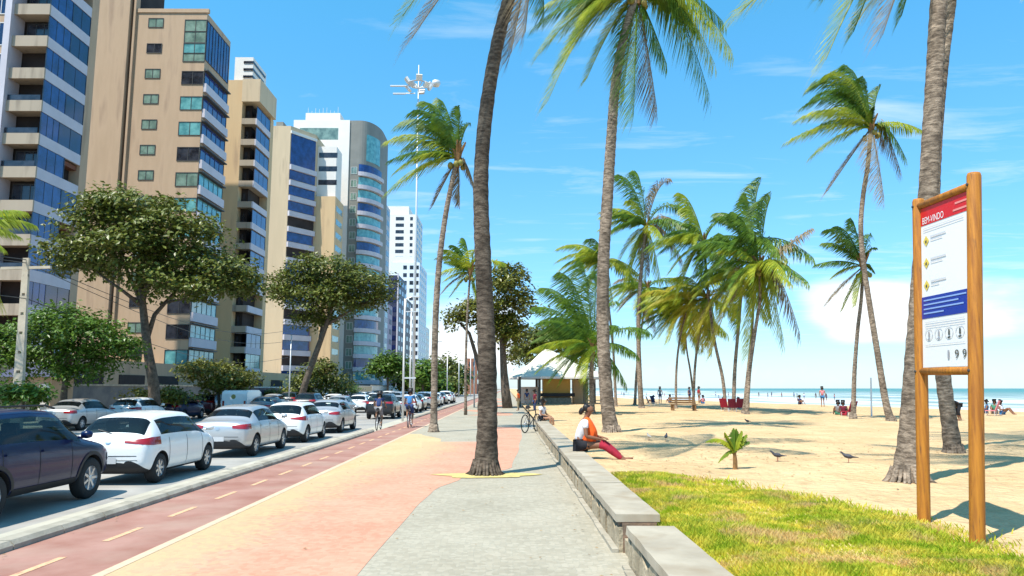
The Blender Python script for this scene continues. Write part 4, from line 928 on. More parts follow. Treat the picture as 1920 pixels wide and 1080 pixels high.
for k in range(9):
    a = k*2*math.pi/9; b = MB(); M_ = Matrix.Translation((1.05*math.cos(a), 1.05*math.sin(a), zl+(.25 if k % 2 else -.3))) @ Matrix.Rotation(a, 4, 'Z') @ Matrix.Rotation(R(35), 4, 'Y')
    b.box(-.1, .12, -.28, .28, -.25, .25, M_); b.build('floodlight', M_white if k % 2 else M_metal, fm_)
b = MB(); b.lathe([(.001, .35), (.35, .25), (.42, 0), (.3, -.25), (.001, -.3)], c=(1.6, .2, zl+.15), seg=12); b.build('dish', M_metal, fm_, True)
# street lamps
t, h = pole('street_lamp', 'slim white street lamp post on the kerb in front of the second cyclist', 'street lamp', 755, 784, 560, 45.5, .07, .045, M_white)
b = MB(); b.tube([(0, 0, h-1), (.1, 0, h), (.5, 0, h+.15)], .04, 6); b.box(.4, .9, -.1, .1, h+.08, h+.18); b.build('lamp_head', M_metal, t)
b = MB(); b.box(0, .75, -.03, .03, 2.55, 2.63); b.build('arm', M_metal, t)
t, h = pole('street_lamp', 'thin grey street lamp with a long arm reaching left over the road', 'street lamp', 889, 768, 640, 74, .08, .06, M_metal, 0)
b = MB(); b.tube([(0, 0, h), (-1.2, 0, h+.05), (-3.4, 0, h)], [.05, .04, .03], 6); b.box(-3.8, -3.2, -.12, .12, h-.08, h+.02); b.build('lamp_head', M_metal, t)
t, h = pole('street_lamp', 'dark short lamp post before the cream tower', 'street lamp', 541, 770, 628, 72, .07, .05, M_metal)
t, h = pole('street_lamp', 'far pale lamp post right of the vanishing road', 'street lamp', 768, 768, 578, 58, .07, .05, M_white)
b = MB(); b.box(-.5, .5, -.05, .05, h-.3, h-.22); b.build('lamp_head', M_metal, t)
for i, px in enumerate((838, 860, 882)):
    pole('street_lamp', ['distant lamp post left of the road end', 'distant lamp post at the road end', 'distant lamp post right of the road end'][i], 'street lamp', px, 748, 668, 150+12*i, .12, .08, M_metal, 0)
p_ = G(1634, 786, .1)
t = thing('beach_pole', 'thin grey pole stuck in the sand right of the lone palms', 'pole', (p_.x, p_.y, 0)); b = MB(); b.tube([(0, 0, -.1), (.12, 0, P(1638, 708, p_.y).z)], [.05, .04], 8); b.build('pole', M_metal, t)
# ------------------------------------------------------------------ evaluated helpers
def apply_mods(o):
    dg = bpy.context.evaluated_depsgraph_get(); dg.update()
    me = bpy.data.meshes.new_from_object(o.evaluated_get(dg)); old = o.data; o.modifiers.clear(); o.data = me; return o
# ------------------------------------------------------------------ cars
def paint(name, c, metal=0.0, rough=.28): return mat(name, c, rough, spec=.5, coat=.5, metal=metal)
P_white = paint('white car paint', (.78, .78, .76)); P_silver = paint('silver car paint', (.50, .49, .48), .55, .33); P_navy = paint('dark blue car paint', (.002, .008, .050)); P_navy.node_tree.nodes['Principled BSDF'].inputs['Coat Weight'].default_value = .25; P_navy.node_tree.nodes['Principled BSDF'].inputs['Specular IOR Level'].default_value = .3
P_black = paint('black car paint', (.012, .012, .014)); P_red = paint('dark red car paint', (.10, .012, .015)); P_gray = paint('grey car paint', (.14, .15, .16), .4); P_blue = paint('blue car paint', (.03, .09, .25))
M_cglass = mat('car window glass', (.015, .022, .025), .04, spec=.9); M_cglass2 = mat('car rear glass', (.05, .06, .065), .06, spec=.9)
M_tyre = mat('tyre rubber', (.02, .02, .02), .85); M_rim = mat('alloy rim', (.55, .55, .56), .3, metal=.8); M_blackpl = mat('black plastic', (.02, .02, .022), .6)
M_tail = mat('red tail lamp', (.28, .004, .006), .15, spec=.7, coat=.6); M_head = mat('clear lamp', (.6, .62, .65), .1, spec=.8); M_seam = mat('panel seam', (.03, .03, .032), .7); M_plate = mat('number plate', (.55, .55, .55), .5)
def seeglass(name, tint_, mixf):
    m = bpy.data.materials.new(name); MATS[name] = m; m.use_nodes = True; t = m.node_tree; ln = t.links.new; b = t.nodes['Principled BSDF']
    b.inputs['Base Color'].default_value = (.01, .013, .015, 1); b.inputs['Roughness'].default_value = .04; b.inputs['Specular IOR Level'].default_value = .9
    tr = t.nodes.new('ShaderNodeBsdfTransparent'); tr.inputs[0].default_value = (*tint_, 1); mx = t.nodes.new('ShaderNodeMixShader'); mx.inputs[0].default_value = mixf
    ln(b.outputs[0], mx.inputs[1]); ln(tr.outputs[0], mx.inputs[2]); ln(mx.outputs[0], t.nodes['Material Output'].inputs[0]); return m
M_cglass = seeglass('car window glass', (.55, .68, .66), .62); M_cglass2 = seeglass('car rear glass', (.50, .56, .56), .5)
def make_car(kind, L_, W, H, st, glass_side, rear_iv, front_iv, ax, wr_, pm, simple=False):
    """st rows: x, half width, z bottom, z belt, z roof, roof half width"""
    bm = bmesh.new(); rings = []
    for x, w_, zb, zs, zr, wt in st:
        half = [(0, zb), (w_*.78, zb), (w_*.955, zb+.07), (w_, zb+.32*(zs-zb)), (w_*.995, zb+.72*(zs-zb)), (w_*.955, zs), (wt, zr-.055), (wt*.8, zr-.008), (0, zr+.012)]
        full = [(y, z) for y, z in half]+[(-y, z) for y, z in half[-2:0:-1]]
        rings.append([bm.verts.new((x, y, z)) for y, z in full])
    n = len(rings[0]); K = len(st)
    for i in range(K-1):
        for k in range(n):
            f_ = bm.faces.new((rings[i][k], rings[i][(k+1) % n], rings[i+1][(k+1) % n], rings[i+1][k]))
            row = k if k < 8 else (n-1-k)    # rows 0..7
            m_ = 0
            if row == 5 and i in glass_side: m_ = 1
            if row in (6, 7) and i in rear_iv: m_ = 2
            if row in (6, 7) and i in front_iv: m_ = 3
            if row in (0, 1): m_ = 4
            f_.material_index = m_
    bm.faces.new(rings[0][::-1]); bm.faces.new(rings[-1])
    bmesh.ops.recalc_face_normals(bm, faces=bm.faces)
    me = bpy.data.meshes.new('body'); bm.to_mesh(me); bm.free()
    for m_ in (pm, M_cglass, M_cglass2, M_cglass, M_blackpl): me.materials.append(m_)
    o = bpy.data.objects.new('body', me); col.objects.link(o)
    s = o.modifiers.new('s', 'SUBSURF'); s.levels = s.render_levels = 2
    cuts = []
    for axx in ax:
        for sg in (-1, 1):
            b = MB(); b.lathe([(.001, -.16), (wr_+.055, -.16), (wr_+.055, .3), (.001, .3)], 'y', (axx, 0, wr_), 28)
            if sg < 0: b.v = [(x, -y, z) for x, y, z in b.v]
            b.v = [(x, y+sg*(W/2-.10), z) for x, y, z in b.v]
            c = b.build('cutter', M_blackpl); cuts.append(c)
            bmm = bmesh.new(); bmm.from_mesh(c.data); bmesh.ops.remove_doubles(bmm, verts=bmm.verts, dist=.004); bmesh.ops.recalc_face_normals(bmm, faces=bmm.faces); bmm.to_mesh(c.data); bmm.free()
            q = o.modifiers.new('b', 'BOOLEAN'); q.object = c; q.operation = 'DIFFERENCE'; q.solver = 'EXACT'
    apply_mods(o)
    for c in cuts: bpy.data.objects.remove(c)
    # split the glass off as parts
    bm = bmesh.new(); bm.from_mesh(o.data)
    tree_ = BVHTree.FromBMesh(bm)
    root = bpy.data.objects.new(kind, None); col.objects.link(root); o.parent = root
    for mi, nm in ((2, 'rear_window'), (3, 'windscreen'), (1, 'side_window')):
        for side in ((0,) if mi != 1 else (-1, 1)):
            fs = [f_ for f_ in bm.faces if f_.material_index == mi and (side == 0 or f_.calc_center_median().y*side > 0)]
            if not fs: continue
            vm = {}; V = []; F = []
            for f_ in fs:
                idx = []
                for v_ in f_.verts:
                    if v_.index not in vm: vm[v_.index] = len(V); V.append(tuple(v_.co))
                    idx.append(vm[v_.index])
                F.append(tuple(idx))
            mesh(nm, V, F, [None, M_cglass, M_cglass2, M_cglass][mi], root, True)
    bmesh.ops.delete(bm, geom=[f_ for f_ in bm.faces if f_.material_index in (1, 2, 3)], context='FACES')
    bm.to_mesh(o.data); bm.free()
    o.data.polygons.foreach_set('use_smooth', [True]*len(o.data.polygons))
    try: o.data.set_sharp_from_angle(angle=R(35))
    except Exception: pass
    def patch(name, grid, off, m, parent=root):
        V = []; ok = True
        for row in grid:
            for og, d in row:
                h = tree_.ray_cast(Vector(og), Vector(d).normalized())
                if h[0] is None: return None
                V.append(h[0]-Vector(d).normalized()*off)
        a, c = len(grid), len(grid[0])
        F = [(i*c+j, i*c+j+1, (i+1)*c+j+1, (i+1)*c+j) for i in range(a-1) for j in range(c-1)]
        return mesh(name, V, F, m, parent, True)
    def polar(cx, th, z, rear): sg = -1 if rear else 1; return ((cx+sg*math.cos(th)*3, math.sin(th)*3, z), (-sg*math.cos(th), -math.sin(th), 0))
    def sidept(x, z, s): return ((x, s*3, z), (0, -s, 0))
    zs0 = st[2][3]
    for s in (-1, 1):
        ths = [R(a)*s for a in np.linspace(*CARLAMP[kind][0], 9)]
        zlo, zhi, pin = CARLAMP[kind][1]
        patch('tail_lamp', [[polar(.95, th, zlo+(zhi-zlo)*(v_*(pin+(1-pin)*min(1, i/5))+(1-pin)*(1-min(1, i/5))*.5), True) for v_ in np.linspace(0, 1, 4)] for i, th in enumerate(ths)], .012, M_tail)
        patch('headlight', [[polar(L_-.95, th, z, False) for z in np.linspace(.62, .76, 3)] for th in [R(a)*s for a in np.linspace(28, 52, 7)]], .012, M_head)
        # door seams and handles
        for xs1 in CARLAMP[kind][2]:
            patch('door_seam', [[sidept(x, z, s) for z in np.linspace(.32, zs0-.02, 8)] for x in (xs1-.008, xs1+.008)], .004, M_seam)
        for xs1 in CARLAMP[kind][3]:
            patch('door_handle', [[sidept(x, z, s) for z in (zs0-.12, zs0-.085)] for x in (xs1, xs1+.09, xs1+.18)], .03, pm)
        if kind == 'car_suv':
            patch('sill_cladding', [[sidept(x, z, s) for z in (.29, .36, .43)] for x in np.linspace(ax[0]+.45, ax[1]-.45, 8)], .012, M_blackpl)
            for axx in ax:
                patch('arch_cladding', [[sidept(axx+math.cos(a)*r_, wr_+math.sin(a)*r_, s) for r_ in (wr_+.058, wr_+.12)] for a in np.linspace(R(8), R(172), 16)], .012, M_blackpl)
            b = MB(); b.tube([(1.0, s*.60, H+.0), (1.2, s*.62, H+.04), (2.4, s*.62, H+.04), (2.7, s*.60, H-.02)], .018, 6); b.build('roof_rail', M_blackpl, root)
        # mirror
        xm = st[front_iv[0]][0]+.28; ym = st[front_iv[0]][1]
        b = MB(); b.lathe([(.001, -.10), (.055, -.08), (.075, 0), (.055, .08), (.001, .10)], 'y', (xm, s*(ym+.10), zs0+.09), 10); b.box(xm-.02, xm+.02, min(s*(ym-.05), s*(ym+.04)), max(s*(ym-.05), s*(ym+.04)), zs0+.02, zs0+.06); b.build('mirror', pm, root, True)
    zp = CARLAMP[kind][4]
    patch('number_plate', [[((-1, y, z), (1, 0, 0)) for z in (zp, zp+.13)] for y in (-.2, 0, .2)], .012, M_plate)
    if kind != 'car_hatch': patch('bumper_insert', [[((-1, y, z), (1, 0, 0)) for z in (.34, .40, .46)] for y in np.linspace(-.52, .52, 7)], .006, M_blackpl)
    patch('hatch_seam', [[((-1, y, z), (1, 0, 0)) for z in (.585, .60)] for y in np.linspace(-.6, .6, 9)], .004, M_seam)
    zb_ = st[1][3]-.02 if kind != 'car_hatch' else .93
    patch('badge', [[((-1, math.cos(a_)*q_*.055, zb_-.06+math.sin(a_)*q_*.038), (1, 0, 0)) for a_ in np.linspace(0, 2*math.pi, 13)] for q_ in (.05, 1)], .012, M_rim)
    if kind != 'car_sedan': patch('rear_wiper', [[((-1, y, zs0+.09+abs(y)*.25+dz), (1, 0, 0)) for y in np.linspace(0, .34, 5)] for dz in (-.008, .008)], .015, M_blackpl)
    patch('bumper_seam', [[((-1, y, z), (1, 0, 0)) for z in (.50, .51)] for y in np.linspace(-.62, .62, 9)], .004, M_seam)
    # cabin: floor tub and seats seen through the glass
    xf = st[front_iv[0]+1][0]; wm_ = st[6][1]*.80
    b = MB(); b.box(ax[0]-.25, xf+.05, -wm_, wm_, .30, zs0-.14); b.build('cabin_tub', M_blackpl, root)
    xs_f = st[8][0]+.12
    for sx_, nm in ((xs_f, 'front_seat'), (xs_f-.95, 'rear_seat')):
        for sy_ in (-.36, .36):
            b = MB(); M_ = Matrix.Translation((sx_, sy_, zs0-.30)) @ Matrix.Rotation(R(-12), 4, 'Y')
            b.box(-.07, .07, -.23, .23, 0, .44, M_); b.box(-.05, .05, -.12, .12, .47, .64, M_); b.build(nm, mat('car seat fabric', (.05, .05, .055), .9, var=.3), root)
    b = MB(); b.box(xf-.30, xf+.02, -wm_, wm_, zs0-.16, zs0-.02); b.build('dashboard', M_blackpl, root)
    # wheels
    for axx in ax:
        for s in (-1, 1):
            b = MB(); b.lathe([(wr_*.60, -.10), (wr_*.93, -.105), (wr_, -.07), (wr_, .07), (wr_*.93, .105), (wr_*.60, .10), (wr_*.60, -.10)], 'y', seg=26)
            wh = b.build('wheel', M_tyre, root, True); wh.location = (axx, s*(W/2-.125), wr_)
            b = MB(); R_ = wr_*.64
            b.lathe([(R_, .085*s), (R_*.92, .10*s), (R_*.90, .05*s), (.001, .02*s)], 'y', seg=26)
            for k in range(7):
                a = 2*math.pi*k/7; M_ = Matrix.Rotation(a, 4, 'Y')
                b.box(.02, R_*.95, -.001+(.045*s if s > 0 else .085*s), .001+(.085*s if s > 0 else .045*s), -.022, .022, M_)
            b.lathe([(.055, .09*s), (.001, .10*s)], 'y', seg=10)
            b.build('rim', M_rim, wh)
            b = MB(); b.lathe([(R_*.89, .049*s-.002*s), (.001, .018*s)], 'y', seg=20); b.build('brake', M_blackpl, wh)
    return root
CARLAMP = {  # lamp angles, (z low, z high, inner taper), seams, handles, plate z
 'car_hatch': ((20, 66), (.80, .96, .25), (.98, 1.86, 2.72), (1.02, 1.92), .44),
 'car_sedan': ((24, 56), (.80, .95, .6), (1.15, 2.02, 2.9), (1.2, 2.1), .47),
 'car_suv': ((24, 58), (.98, 1.12, .6), (1.05, 1.95, 2.85), (1.1, 2.0), .72)}
hatch_st = [(0, .60, .44, .74, .80, .50), (.05, .76, .30, .86, .93, .60), (.20, .83, .22, .945, 1.04, .66), (.36, .845, .20, .96, 1.24, .62), (.55, .85, .19, .965, 1.37, .585), (.62, .85, .19, .965, 1.395, .58), (1.0, .855, .18, .965, 1.44, .575), (1.1, .855, .18, .965, 1.445, .575), (1.82, .86, .18, .955, 1.46, .575), (1.92, .86, .18, .95, 1.46, .575), (2.42, .86, .18, .935, 1.435, .565), (2.55, .86, .18, .93, 1.405, .56), (3.02, .855, .18, .90, 1.06, .62), (3.14, .85, .19, .89, .99, .66), (3.55, .81, .20, .80, .88, .60), (3.82, .70, .25, .68, .74, .50), (3.93, .52, .36, .58, .62, .40)]
def hatch(pm): return make_car('car_hatch', 3.93, 1.70, 1.46, hatch_st, (5, 6, 7, 8, 9, 10, 11), (2, 3), (11,), (.62, 3.12), .305, pm)
sedan_st = [(0, .60, .46, .80, .85, .52), (.05, .78, .32, .90, .95, .62), (.14, .84, .24, .985, 1.04, .68), (.58, .865, .21, .99, 1.06, .68), (.72, .87, .20, .985, 1.12, .64), (1.18, .875, .19, .98, 1.385, .575), (1.30, .875, .19, .975, 1.42, .57), (1.72, .875, .18, .97, 1.46, .575), (2.05, .875, .18, .965, 1.47, .575), (2.14, .875, .18, .96, 1.47, .575), (2.68, .875, .18, .945, 1.44, .565), (2.84, .875, .18, .94, 1.40, .56), (3.36, .87, .18, .91, 1.05, .62), (3.50, .865, .19, .90, .99, .66), (4.05, .83, .20, .82, .88, .60), (4.34, .72, .26, .70, .75, .5), (4.46, .52, .36, .60, .63, .40)]
def sedan(pm): return make_car('car_sedan', 4.46, 1.75, 1.47, sedan_st, (5, 6, 7, 8, 9, 10, 11), (4,), (11,), (.85, 3.55), .315, pm)
suv_st = [(0, .66, .52, .90, .97, .58), (.05, .82, .38, 1.0, 1.06, .68), (.14, .885, .30, 1.07, 1.14, .74), (.30, .90, .28, 1.09, 1.34, .70), (.50, .905, .27, 1.09, 1.53, .665), (.58, .905, .27, 1.09, 1.56, .66), (1.05, .91, .27, 1.085, 1.615, .66), (1.17, .91, .27, 1.085, 1.62, .66), (1.96, .91, .27, 1.07, 1.635, .66), (2.06, .91, .27, 1.065, 1.635, .66), (2.62, .91, .27, 1.05, 1.60, .65), (2.76, .91, .27, 1.05, 1.57, .64), (3.24, .905, .27, 1.03, 1.20, .68), (3.38, .90, .28, 1.02, 1.11, .72), (4.0, .875, .29, .95, 1.02, .68), (4.28, .78, .36, .82, .88, .56), (4.40, .58, .46, .70, .74, .46)]
def suv(pm): return make_car('car_suv', 4.40, 1.82, 1.64, suv_st, (5, 6, 7, 8, 9, 10, 11), (2, 3), (11,), (.87, 3.50), .36, pm)
def place_car(root, label, x, y_rear, group='cars parked along the promenade kerb', cat='car', name='parked_car', rz=0, z=-.115):
    root.name = name; tag(root, label, cat, group); root.location = (x, y_rear, z); root.rotation_euler = (0, 0, R(90)+rz); return root
GK = 'cars parked along the promenade kerb'; GT = 'cars in the traffic lanes'; GF = 'cars parked on the far side of the road'
proto = {}
c = suv(P_navy); proto['suv'] = c; place_car(c, 'dark blue sport utility vehicle nearest the camera, cut by the left edge of the photo', -8.42, 10.38)
c = hatch(P_white); proto['hatch'] = c; place_car(c, 'white hatchback with pointed red tail lamps right in front of the dark blue vehicle', -8.16, 15.55)
c = sedan(P_silver); proto['sedan'] = c; place_car(c, 'silver sedan with boot and red tail lamps, third from the camera at the kerb', -8.25, 21.6)
def recolor(root, pm):
    for o in [root]+list(root.children_recursive):
        if o.type == 'MESH':
            for s in o.material_slots:
                if s.material and s.material.name.endswith('car paint'): s.link = 'OBJECT'; s.material = pm
def dup_car(kind, pm, label, x, y, group, rz=0, z=-.115, simple=False):
    src = proto[kind]; c = src.copy(); col.objects.link(c)
    for k in ('label', 'category', 'group'): 
        if k in c: del c[k]
    for ch in src.children:
        nm = ch.name.split('.')[0]
        if simple and nm in ('door_seam', 'door_handle', 'headlight', 'hatch_seam', 'badge', 'rear_wiper', 'bumper_seam', 'bumper_insert', 'roof_rail', 'sill_cladding', 'arch_cladding', 'front_seat', 'dashboard'): continue
        d = ch.copy(); col.objects.link(d); d.parent = c
        if nm == 'wheel' and not simple:
            for g in ch.children: e = g.copy(); col.objects.link(e); e.parent = d
    place_car(c, label, x, y, group, rz=rz, z=z); recolor(c, pm); return c
dup_car('hatch', P_white, 'white hatchback fourth from the camera, half hidden by the silver sedan', -8.2, 27.4, GK)
dup_car('sedan', P_silver, 'silver sedan last of the close kerb row, before the gap where the cyclist rides', -8.25, 33.2, GK)
CW = {'w': (P_white, 'white'), 's': (P_silver, 'silver'), 'b': (P_black, 'black'), 'g': (P_gray, 'grey'), 'r': (P_red, 'dark red'), 'n': (P_navy, 'dark blue'), 'u': (P_blue, 'blue')}
KN = {'suv': 'sport utility vehicle', 'hatch': 'hatchback', 'sedan': 'sedan'}
ordw = ['first', 'second', 'third', 'fourth', 'fifth', 'sixth', 'seventh', 'eighth', 'ninth', 'tenth', 'eleventh', 'twelfth', 'thirteenth', 'fourteenth', 'fifteenth']
for i, (k, cc) in enumerate([('suv', 'b'), ('hatch', 's'), ('sedan', 'w'), ('hatch', 'b'), ('suv', 's'), ('sedan', 'g'), ('hatch', 'w'), ('sedan', 'b'), ('suv', 'w'), ('hatch', 'r')]):
    dup_car(k, CW[cc][0], f'{CW[cc][1]} {KN[k]}, {ordw[i]} in the far kerb row beyond the cyclists', -8.2+rnd.uniform(-.15, .15), 48+i*6.1+rnd.uniform(-.4, .4), GK, simple=i > 1)
for i, (k, cc, x, y) in enumerate([('sedan', 's', -12.0, 52), ('hatch', 'w', -12.2, 61), ('sedan', 'g', -15.6, 47), ('suv', 'b', -15.4, 57), ('hatch', 's', -12.0, 70), ('sedan', 'w', -15.6, 66), ('suv', 's', -12.1, 80), ('sedan', 'r', -15.5, 76), ('hatch', 'w', -15.4, 86), ('sedan', 'b', -12.0, 92), ('suv', 'w', -15.5, 97), ('sedan', 's', -12.1, 105), ('hatch', 'n', -15.5, 112), ('sedan', 'w', -12.0, 120)]):
    dup_car(k, CW[cc][0], f'{CW[cc][1]} {KN[k]} driving away, {ordw[i]} nearest in the traffic beyond the kerb row', x, y, GT, simple=True)
far_ = [('sedan', 's', 35.0, 'silver sedan seen over the bonnet of the dark blue vehicle, far side of the road'), ('hatch', 'w', 41.0, 'white hatchback with a blue-tinted roof line just beyond the far silver sedan'), ('sedan', 'n', 46.2, 'dark blue sedan on the far side above the roof of the white hatchback'), ('suv', 'r', 51.5, 'dark red sport utility vehicle on the far side by the dark stone wall')]
for k, cc, y, lb in far_: dup_car(k, CW[cc][0], lb, -20.9, y, GF)
for i in range(12):
    k = ['hatch', 'sedan', 'suv', 'sedan'][i % 4]; cc = 'wsbgwrsn'[i % 8]
    dup_car(k, CW[cc][0], f'{CW[cc][1]} {KN[k]}, {ordw[i]} beyond the dark red one on the far side', -21.0, 60+i*5.9, GF, simple=True)
# white delivery van in the traffic
van = thing('delivery_van', 'white boxy delivery van with a small olive emblem on its rear', 'van', (-17.9, 49.5, -.115), R(90), GT)
bm = bmesh.new(); prof = [(0, .35), (0, 1.55), (.06, 1.78), (.3, 1.84), (2.6, 1.84), (2.9, 1.74), (3.35, 1.15), (4.0, .95), (4.1, .75), (4.1, .35)]
for s in (-1, 1):
    vs = [bm.verts.new((x, s*(.86-(.06 if z > 1.6 else 0)), z)) for x, z in prof]; bm.faces.new(vs if s < 0 else vs[::-1])
bm.verts.ensure_lookup_table(); n = len(prof)
for i in range(n): j = (i+1) % n; bm.faces.new((bm.verts[j], bm.verts[i], bm.verts[n+i], bm.verts[n+j]))
bmesh.ops.recalc_face_normals(bm, faces=bm.faces); bmesh.ops.bevel(bm, geom=[e for e in bm.edges], offset=.05, segments=2, affect='EDGES')
me = bpy.data.meshes.new('body'); bm.to_mesh(me); bm.free(); link('body', me, P_white, van, False)
b = MB(); b.box(-.012, -.002, -.6, -.04, .55, 1.6); b.box(-.012, -.002, .04, .6, .55, 1.6); b.build('rear_door', P_white, van)
b = MB(); b.lathe([(.001, -.022), (.15, -.02), (.15, -.013)], 'x', (0, .05, 1.42), 18); b.build('emblem', mat('olive emblem', (.30, .27, .08), .6), van)
for s in (-1, 1):
    b = MB(); b.box(-.02, .01, s*.70-.06, s*.70+.06, .8, 1.15); b.build('tail_lamp', M_tail, van)
    b = MB(); b.add([(2.75, s*.845, 1.15), (3.25, s*.865, 1.12), (2.92, s*.845, 1.6), (2.72, s*.845, 1.62)], [(0, 1, 2, 3)]); b.build('side_window', M_cglass, van)
b = MB(); b.box(-.06, 0, -.8, .8, .35, .5); b.build('bumper', M_blackpl, van)
for x in (.75, 3.35):
    for s in (-1, 1):
        b = MB(); b.lathe([(.001, -.1), (.3, -.1), (.32, -.06), (.32, .06), (.3, .1), (.001, .1)], 'y', (x, s*.79, .32), 20); b.build('wheel', M_tyre, van, True)

# ------------------------------------------------------------------ people
SK = {k: mat('skin '+k, c, .6, spec=.3) for k, c in (('light', (.42, .22, .14)), ('brown', (.22, .10, .055)), ('tan', (.32, .16, .09)))}
M_hair = mat('dark hair', (.012, .009, .008), .5)
def cloth(n, c, v=.12): return mat(n, c, .9, var=v, vscale=14, bump=.3, bscale=22, bdist=.02, stretch='obj')
C_white = cloth('white cotton', (.72, .69, .70)); C_orange = cloth('orange fabric', (.82, .11, .012), .2); C_black = cloth('black fabric', (.015, .015, .02)); C_red = cloth('crimson leggings', (.30, .012, .03), .2)
C_navy = cloth('navy fabric', (.02, .04, .12)); C_maroon = cloth('maroon fabric', (.14, .012, .03)); C_blue = cloth('blue fabric', (.04, .16, .35)); C_grey = cloth('grey fabric', (.25, .24, .24)); C_green = cloth('green fabric', (.05, .20, .12)); C_khaki = cloth('khaki fabric', (.35, .28, .17)); C_pink = cloth('pink fabric', (.6, .2, .22))
def skin(name, nodes, edges, m, parent, sub=1, root=0):
    keys = list(nodes); idx = {k: i for i, k in enumerate(keys)}
    me = bpy.data.meshes.new(name); me.from_pydata([nodes[k][0] for k in keys], [(idx[a], idx[b_]) for a, b_ in edges], [])
    o = bpy.data.objects.new(name, me); col.objects.link(o)
    s = o.modifiers.new('k', 'SKIN'); s.use_smooth_shade = True
    for i, k in enumerate(keys):
        r_ = nodes[k][1]; sv_ = me.skin_vertices[0].data[i]; sv_.radius = r_ if isinstance(r_, tuple) else (r_, r_); sv_.use_root = (i == root)
    if sub: q = o.modifiers.new('u', 'SUBSURF'); q.levels = q.render_levels = sub
    apply_mods(o); o.data.materials.clear(); o.data.materials.append(m)
    o.data.polygons.foreach_set('use_smooth', [True]*len(o.data.polygons)); o.parent = parent; return o
def human(label, J, sk, top, bottom, loc, rz, s=1.0, sleeves=.5, legs=.6, group=None, hair='short', extra=None, name='person', legm=None, fingers=True):
    V = Vector; J = {k: V(v_) for k, v_ in J.items()}
    root = thing(name, label, 'person', loc, rz, group); root.scale = (s, s, s)
    hd = J['head']; fw = J.get('face', V((1, 0, 0))).normalized(); up_ = (hd-J['neck']).normalized(); sd_ = up_.cross(fw).normalized(); fw = sd_.cross(up_)
    nd = {'pel': (J['pelvis'], (.125, .10)), 'waist': (J['pelvis'].lerp(J['chest'], .5), (.11, .085)), 'chest': (J['chest'], (.13, .095)), 'neck0': (J['neck']-up_*.03, .06), 'neck': (J['neck']+up_*.02, .048), 'jaw': (hd-up_*.045+fw*.015, (.062, .066)), 'head': (hd+up_*.02, (.076, .088)), 'top': (hd+up_*.085, (.055, .065))}
    ed = [('pel', 'waist'), ('waist', 'chest'), ('chest', 'neck0'), ('neck0', 'neck'), ('neck', 'jaw'), ('jaw', 'head'), ('head', 'top')]
    for sd in 'lr':
        sg = 1 if sd == 'l' else -1
        sh, el, wr, hp, kn, an, toe = (J[k+sd] for k in ('sh', 'el', 'wr', 'hip', 'kn', 'an', 'toe'))
        nd.update({'sh'+sd: (sh, .055), 'el'+sd: (el, .038), 'fa'+sd: (el.lerp(wr, .3), .038), 'wr'+sd: (wr, (.026, .022)), 'hip'+sd: (hp, .088), 'th'+sd: (hp.lerp(kn, .35), .083), 'kn'+sd: (kn, .056), 'ca'+sd: (kn.lerp(an, .3), .056), 'an'+sd: (an, .034), 'heel'+sd: (an+(an-kn).normalized()*.035, .036), 'toe'+sd: (toe, (.035, .02))})
        hdir = (wr-el).normalized(); palm_ = wr+hdir*.06
        nd['palm'+sd] = (palm_, (.034, .016))
        ed += [('chest', 'sh'+sd), ('sh'+sd, 'el'+sd), ('el'+sd, 'fa'+sd), ('fa'+sd, 'wr'+sd), ('wr'+sd, 'palm'+sd), ('pel', 'hip'+sd), ('hip'+sd, 'th'+sd), ('th'+sd, 'kn'+sd), ('kn'+sd, 'ca'+sd), ('ca'+sd, 'an'+sd), ('an'+sd, 'heel'+sd), ('heel'+sd, 'toe'+sd)]
        if fingers:
            side = hdir.cross(V((0, 0, 1))); side = side.normalized() if side.length > .1 else V((0, 1, 0)); dn = side.cross(hdir)*-1
            if dn.z > 0: dn = -dn
            for i, (off, ln_) in enumerate([(-.027, .062), (-.009, .074), (.009, .070), (.026, .055)]):
                a = palm_+hdir*.022+side*off; b1 = a+hdir*ln_*.5+dn*.006; c1 = b1+hdir*ln_*.35+dn*.022
                nd[f'f{i}a{sd}'] = (a, .0095); nd[f'f{i}b{sd}'] = (b1, .0085); nd[f'f{i}c{sd}'] = (c1, .007)
                ed += [('palm'+sd, f'f{i}a{sd}'), (f'f{i}a{sd}', f'f{i}b{sd}'), (f'f{i}b{sd}', f'f{i}c{sd}')]
            a = wr+hdir*.03+side*.034*sg; b1 = a+hdir*.03+side*.018*sg+dn*.01
            nd['t0'+sd] = (a, .011); nd['t1'+sd] = (b1, .009); ed += [('wr'+sd, 't0'+sd), ('t0'+sd, 't1'+sd)]
    nd['nose'] = (hd+fw*.105-up_*.005, .010); ed.append(('head', 'nose'))
    for sg in (-1, 1): nd[f'ear{sg}'] = (hd+sd_*sg*.082-fw*.005, (.012, .018)); ed.append(('head', f'ear{sg}'))
    body = skin('body', nd, ed, sk, root)
    # shirt
    g = 1.17
    sn = {'p': (J['pelvis']+(J['chest']-J['pelvis'])*.05, (.145, .12)), 'w': (nd['waist'][0], (.14, .115)), 'c': (J['chest'], (.148, .118)), 'n': (J['neck']-up_*.045, .075)}
    se = [('p', 'w'), ('w', 'c'), ('c', 'n')]
    for sd in 'lr':
        sh, el = J['sh'+sd], J['el'+sd]; sn['s'+sd] = (sh, .072); sn['e'+sd] = (sh.lerp(el, sleeves), .062 if sleeves < 1 else .05); se += [('c', 's'+sd), ('s'+sd, 'e'+sd)]
        if sleeves >= 1: sn['f'+sd] = (el.lerp(J['wr'+sd], .9), .04); se.append(('e'+sd, 'f'+sd))
    skin('shirt', sn, se, top, root)
    bn = {'p': (J['pelvis'], (.14, .115))}; be = []
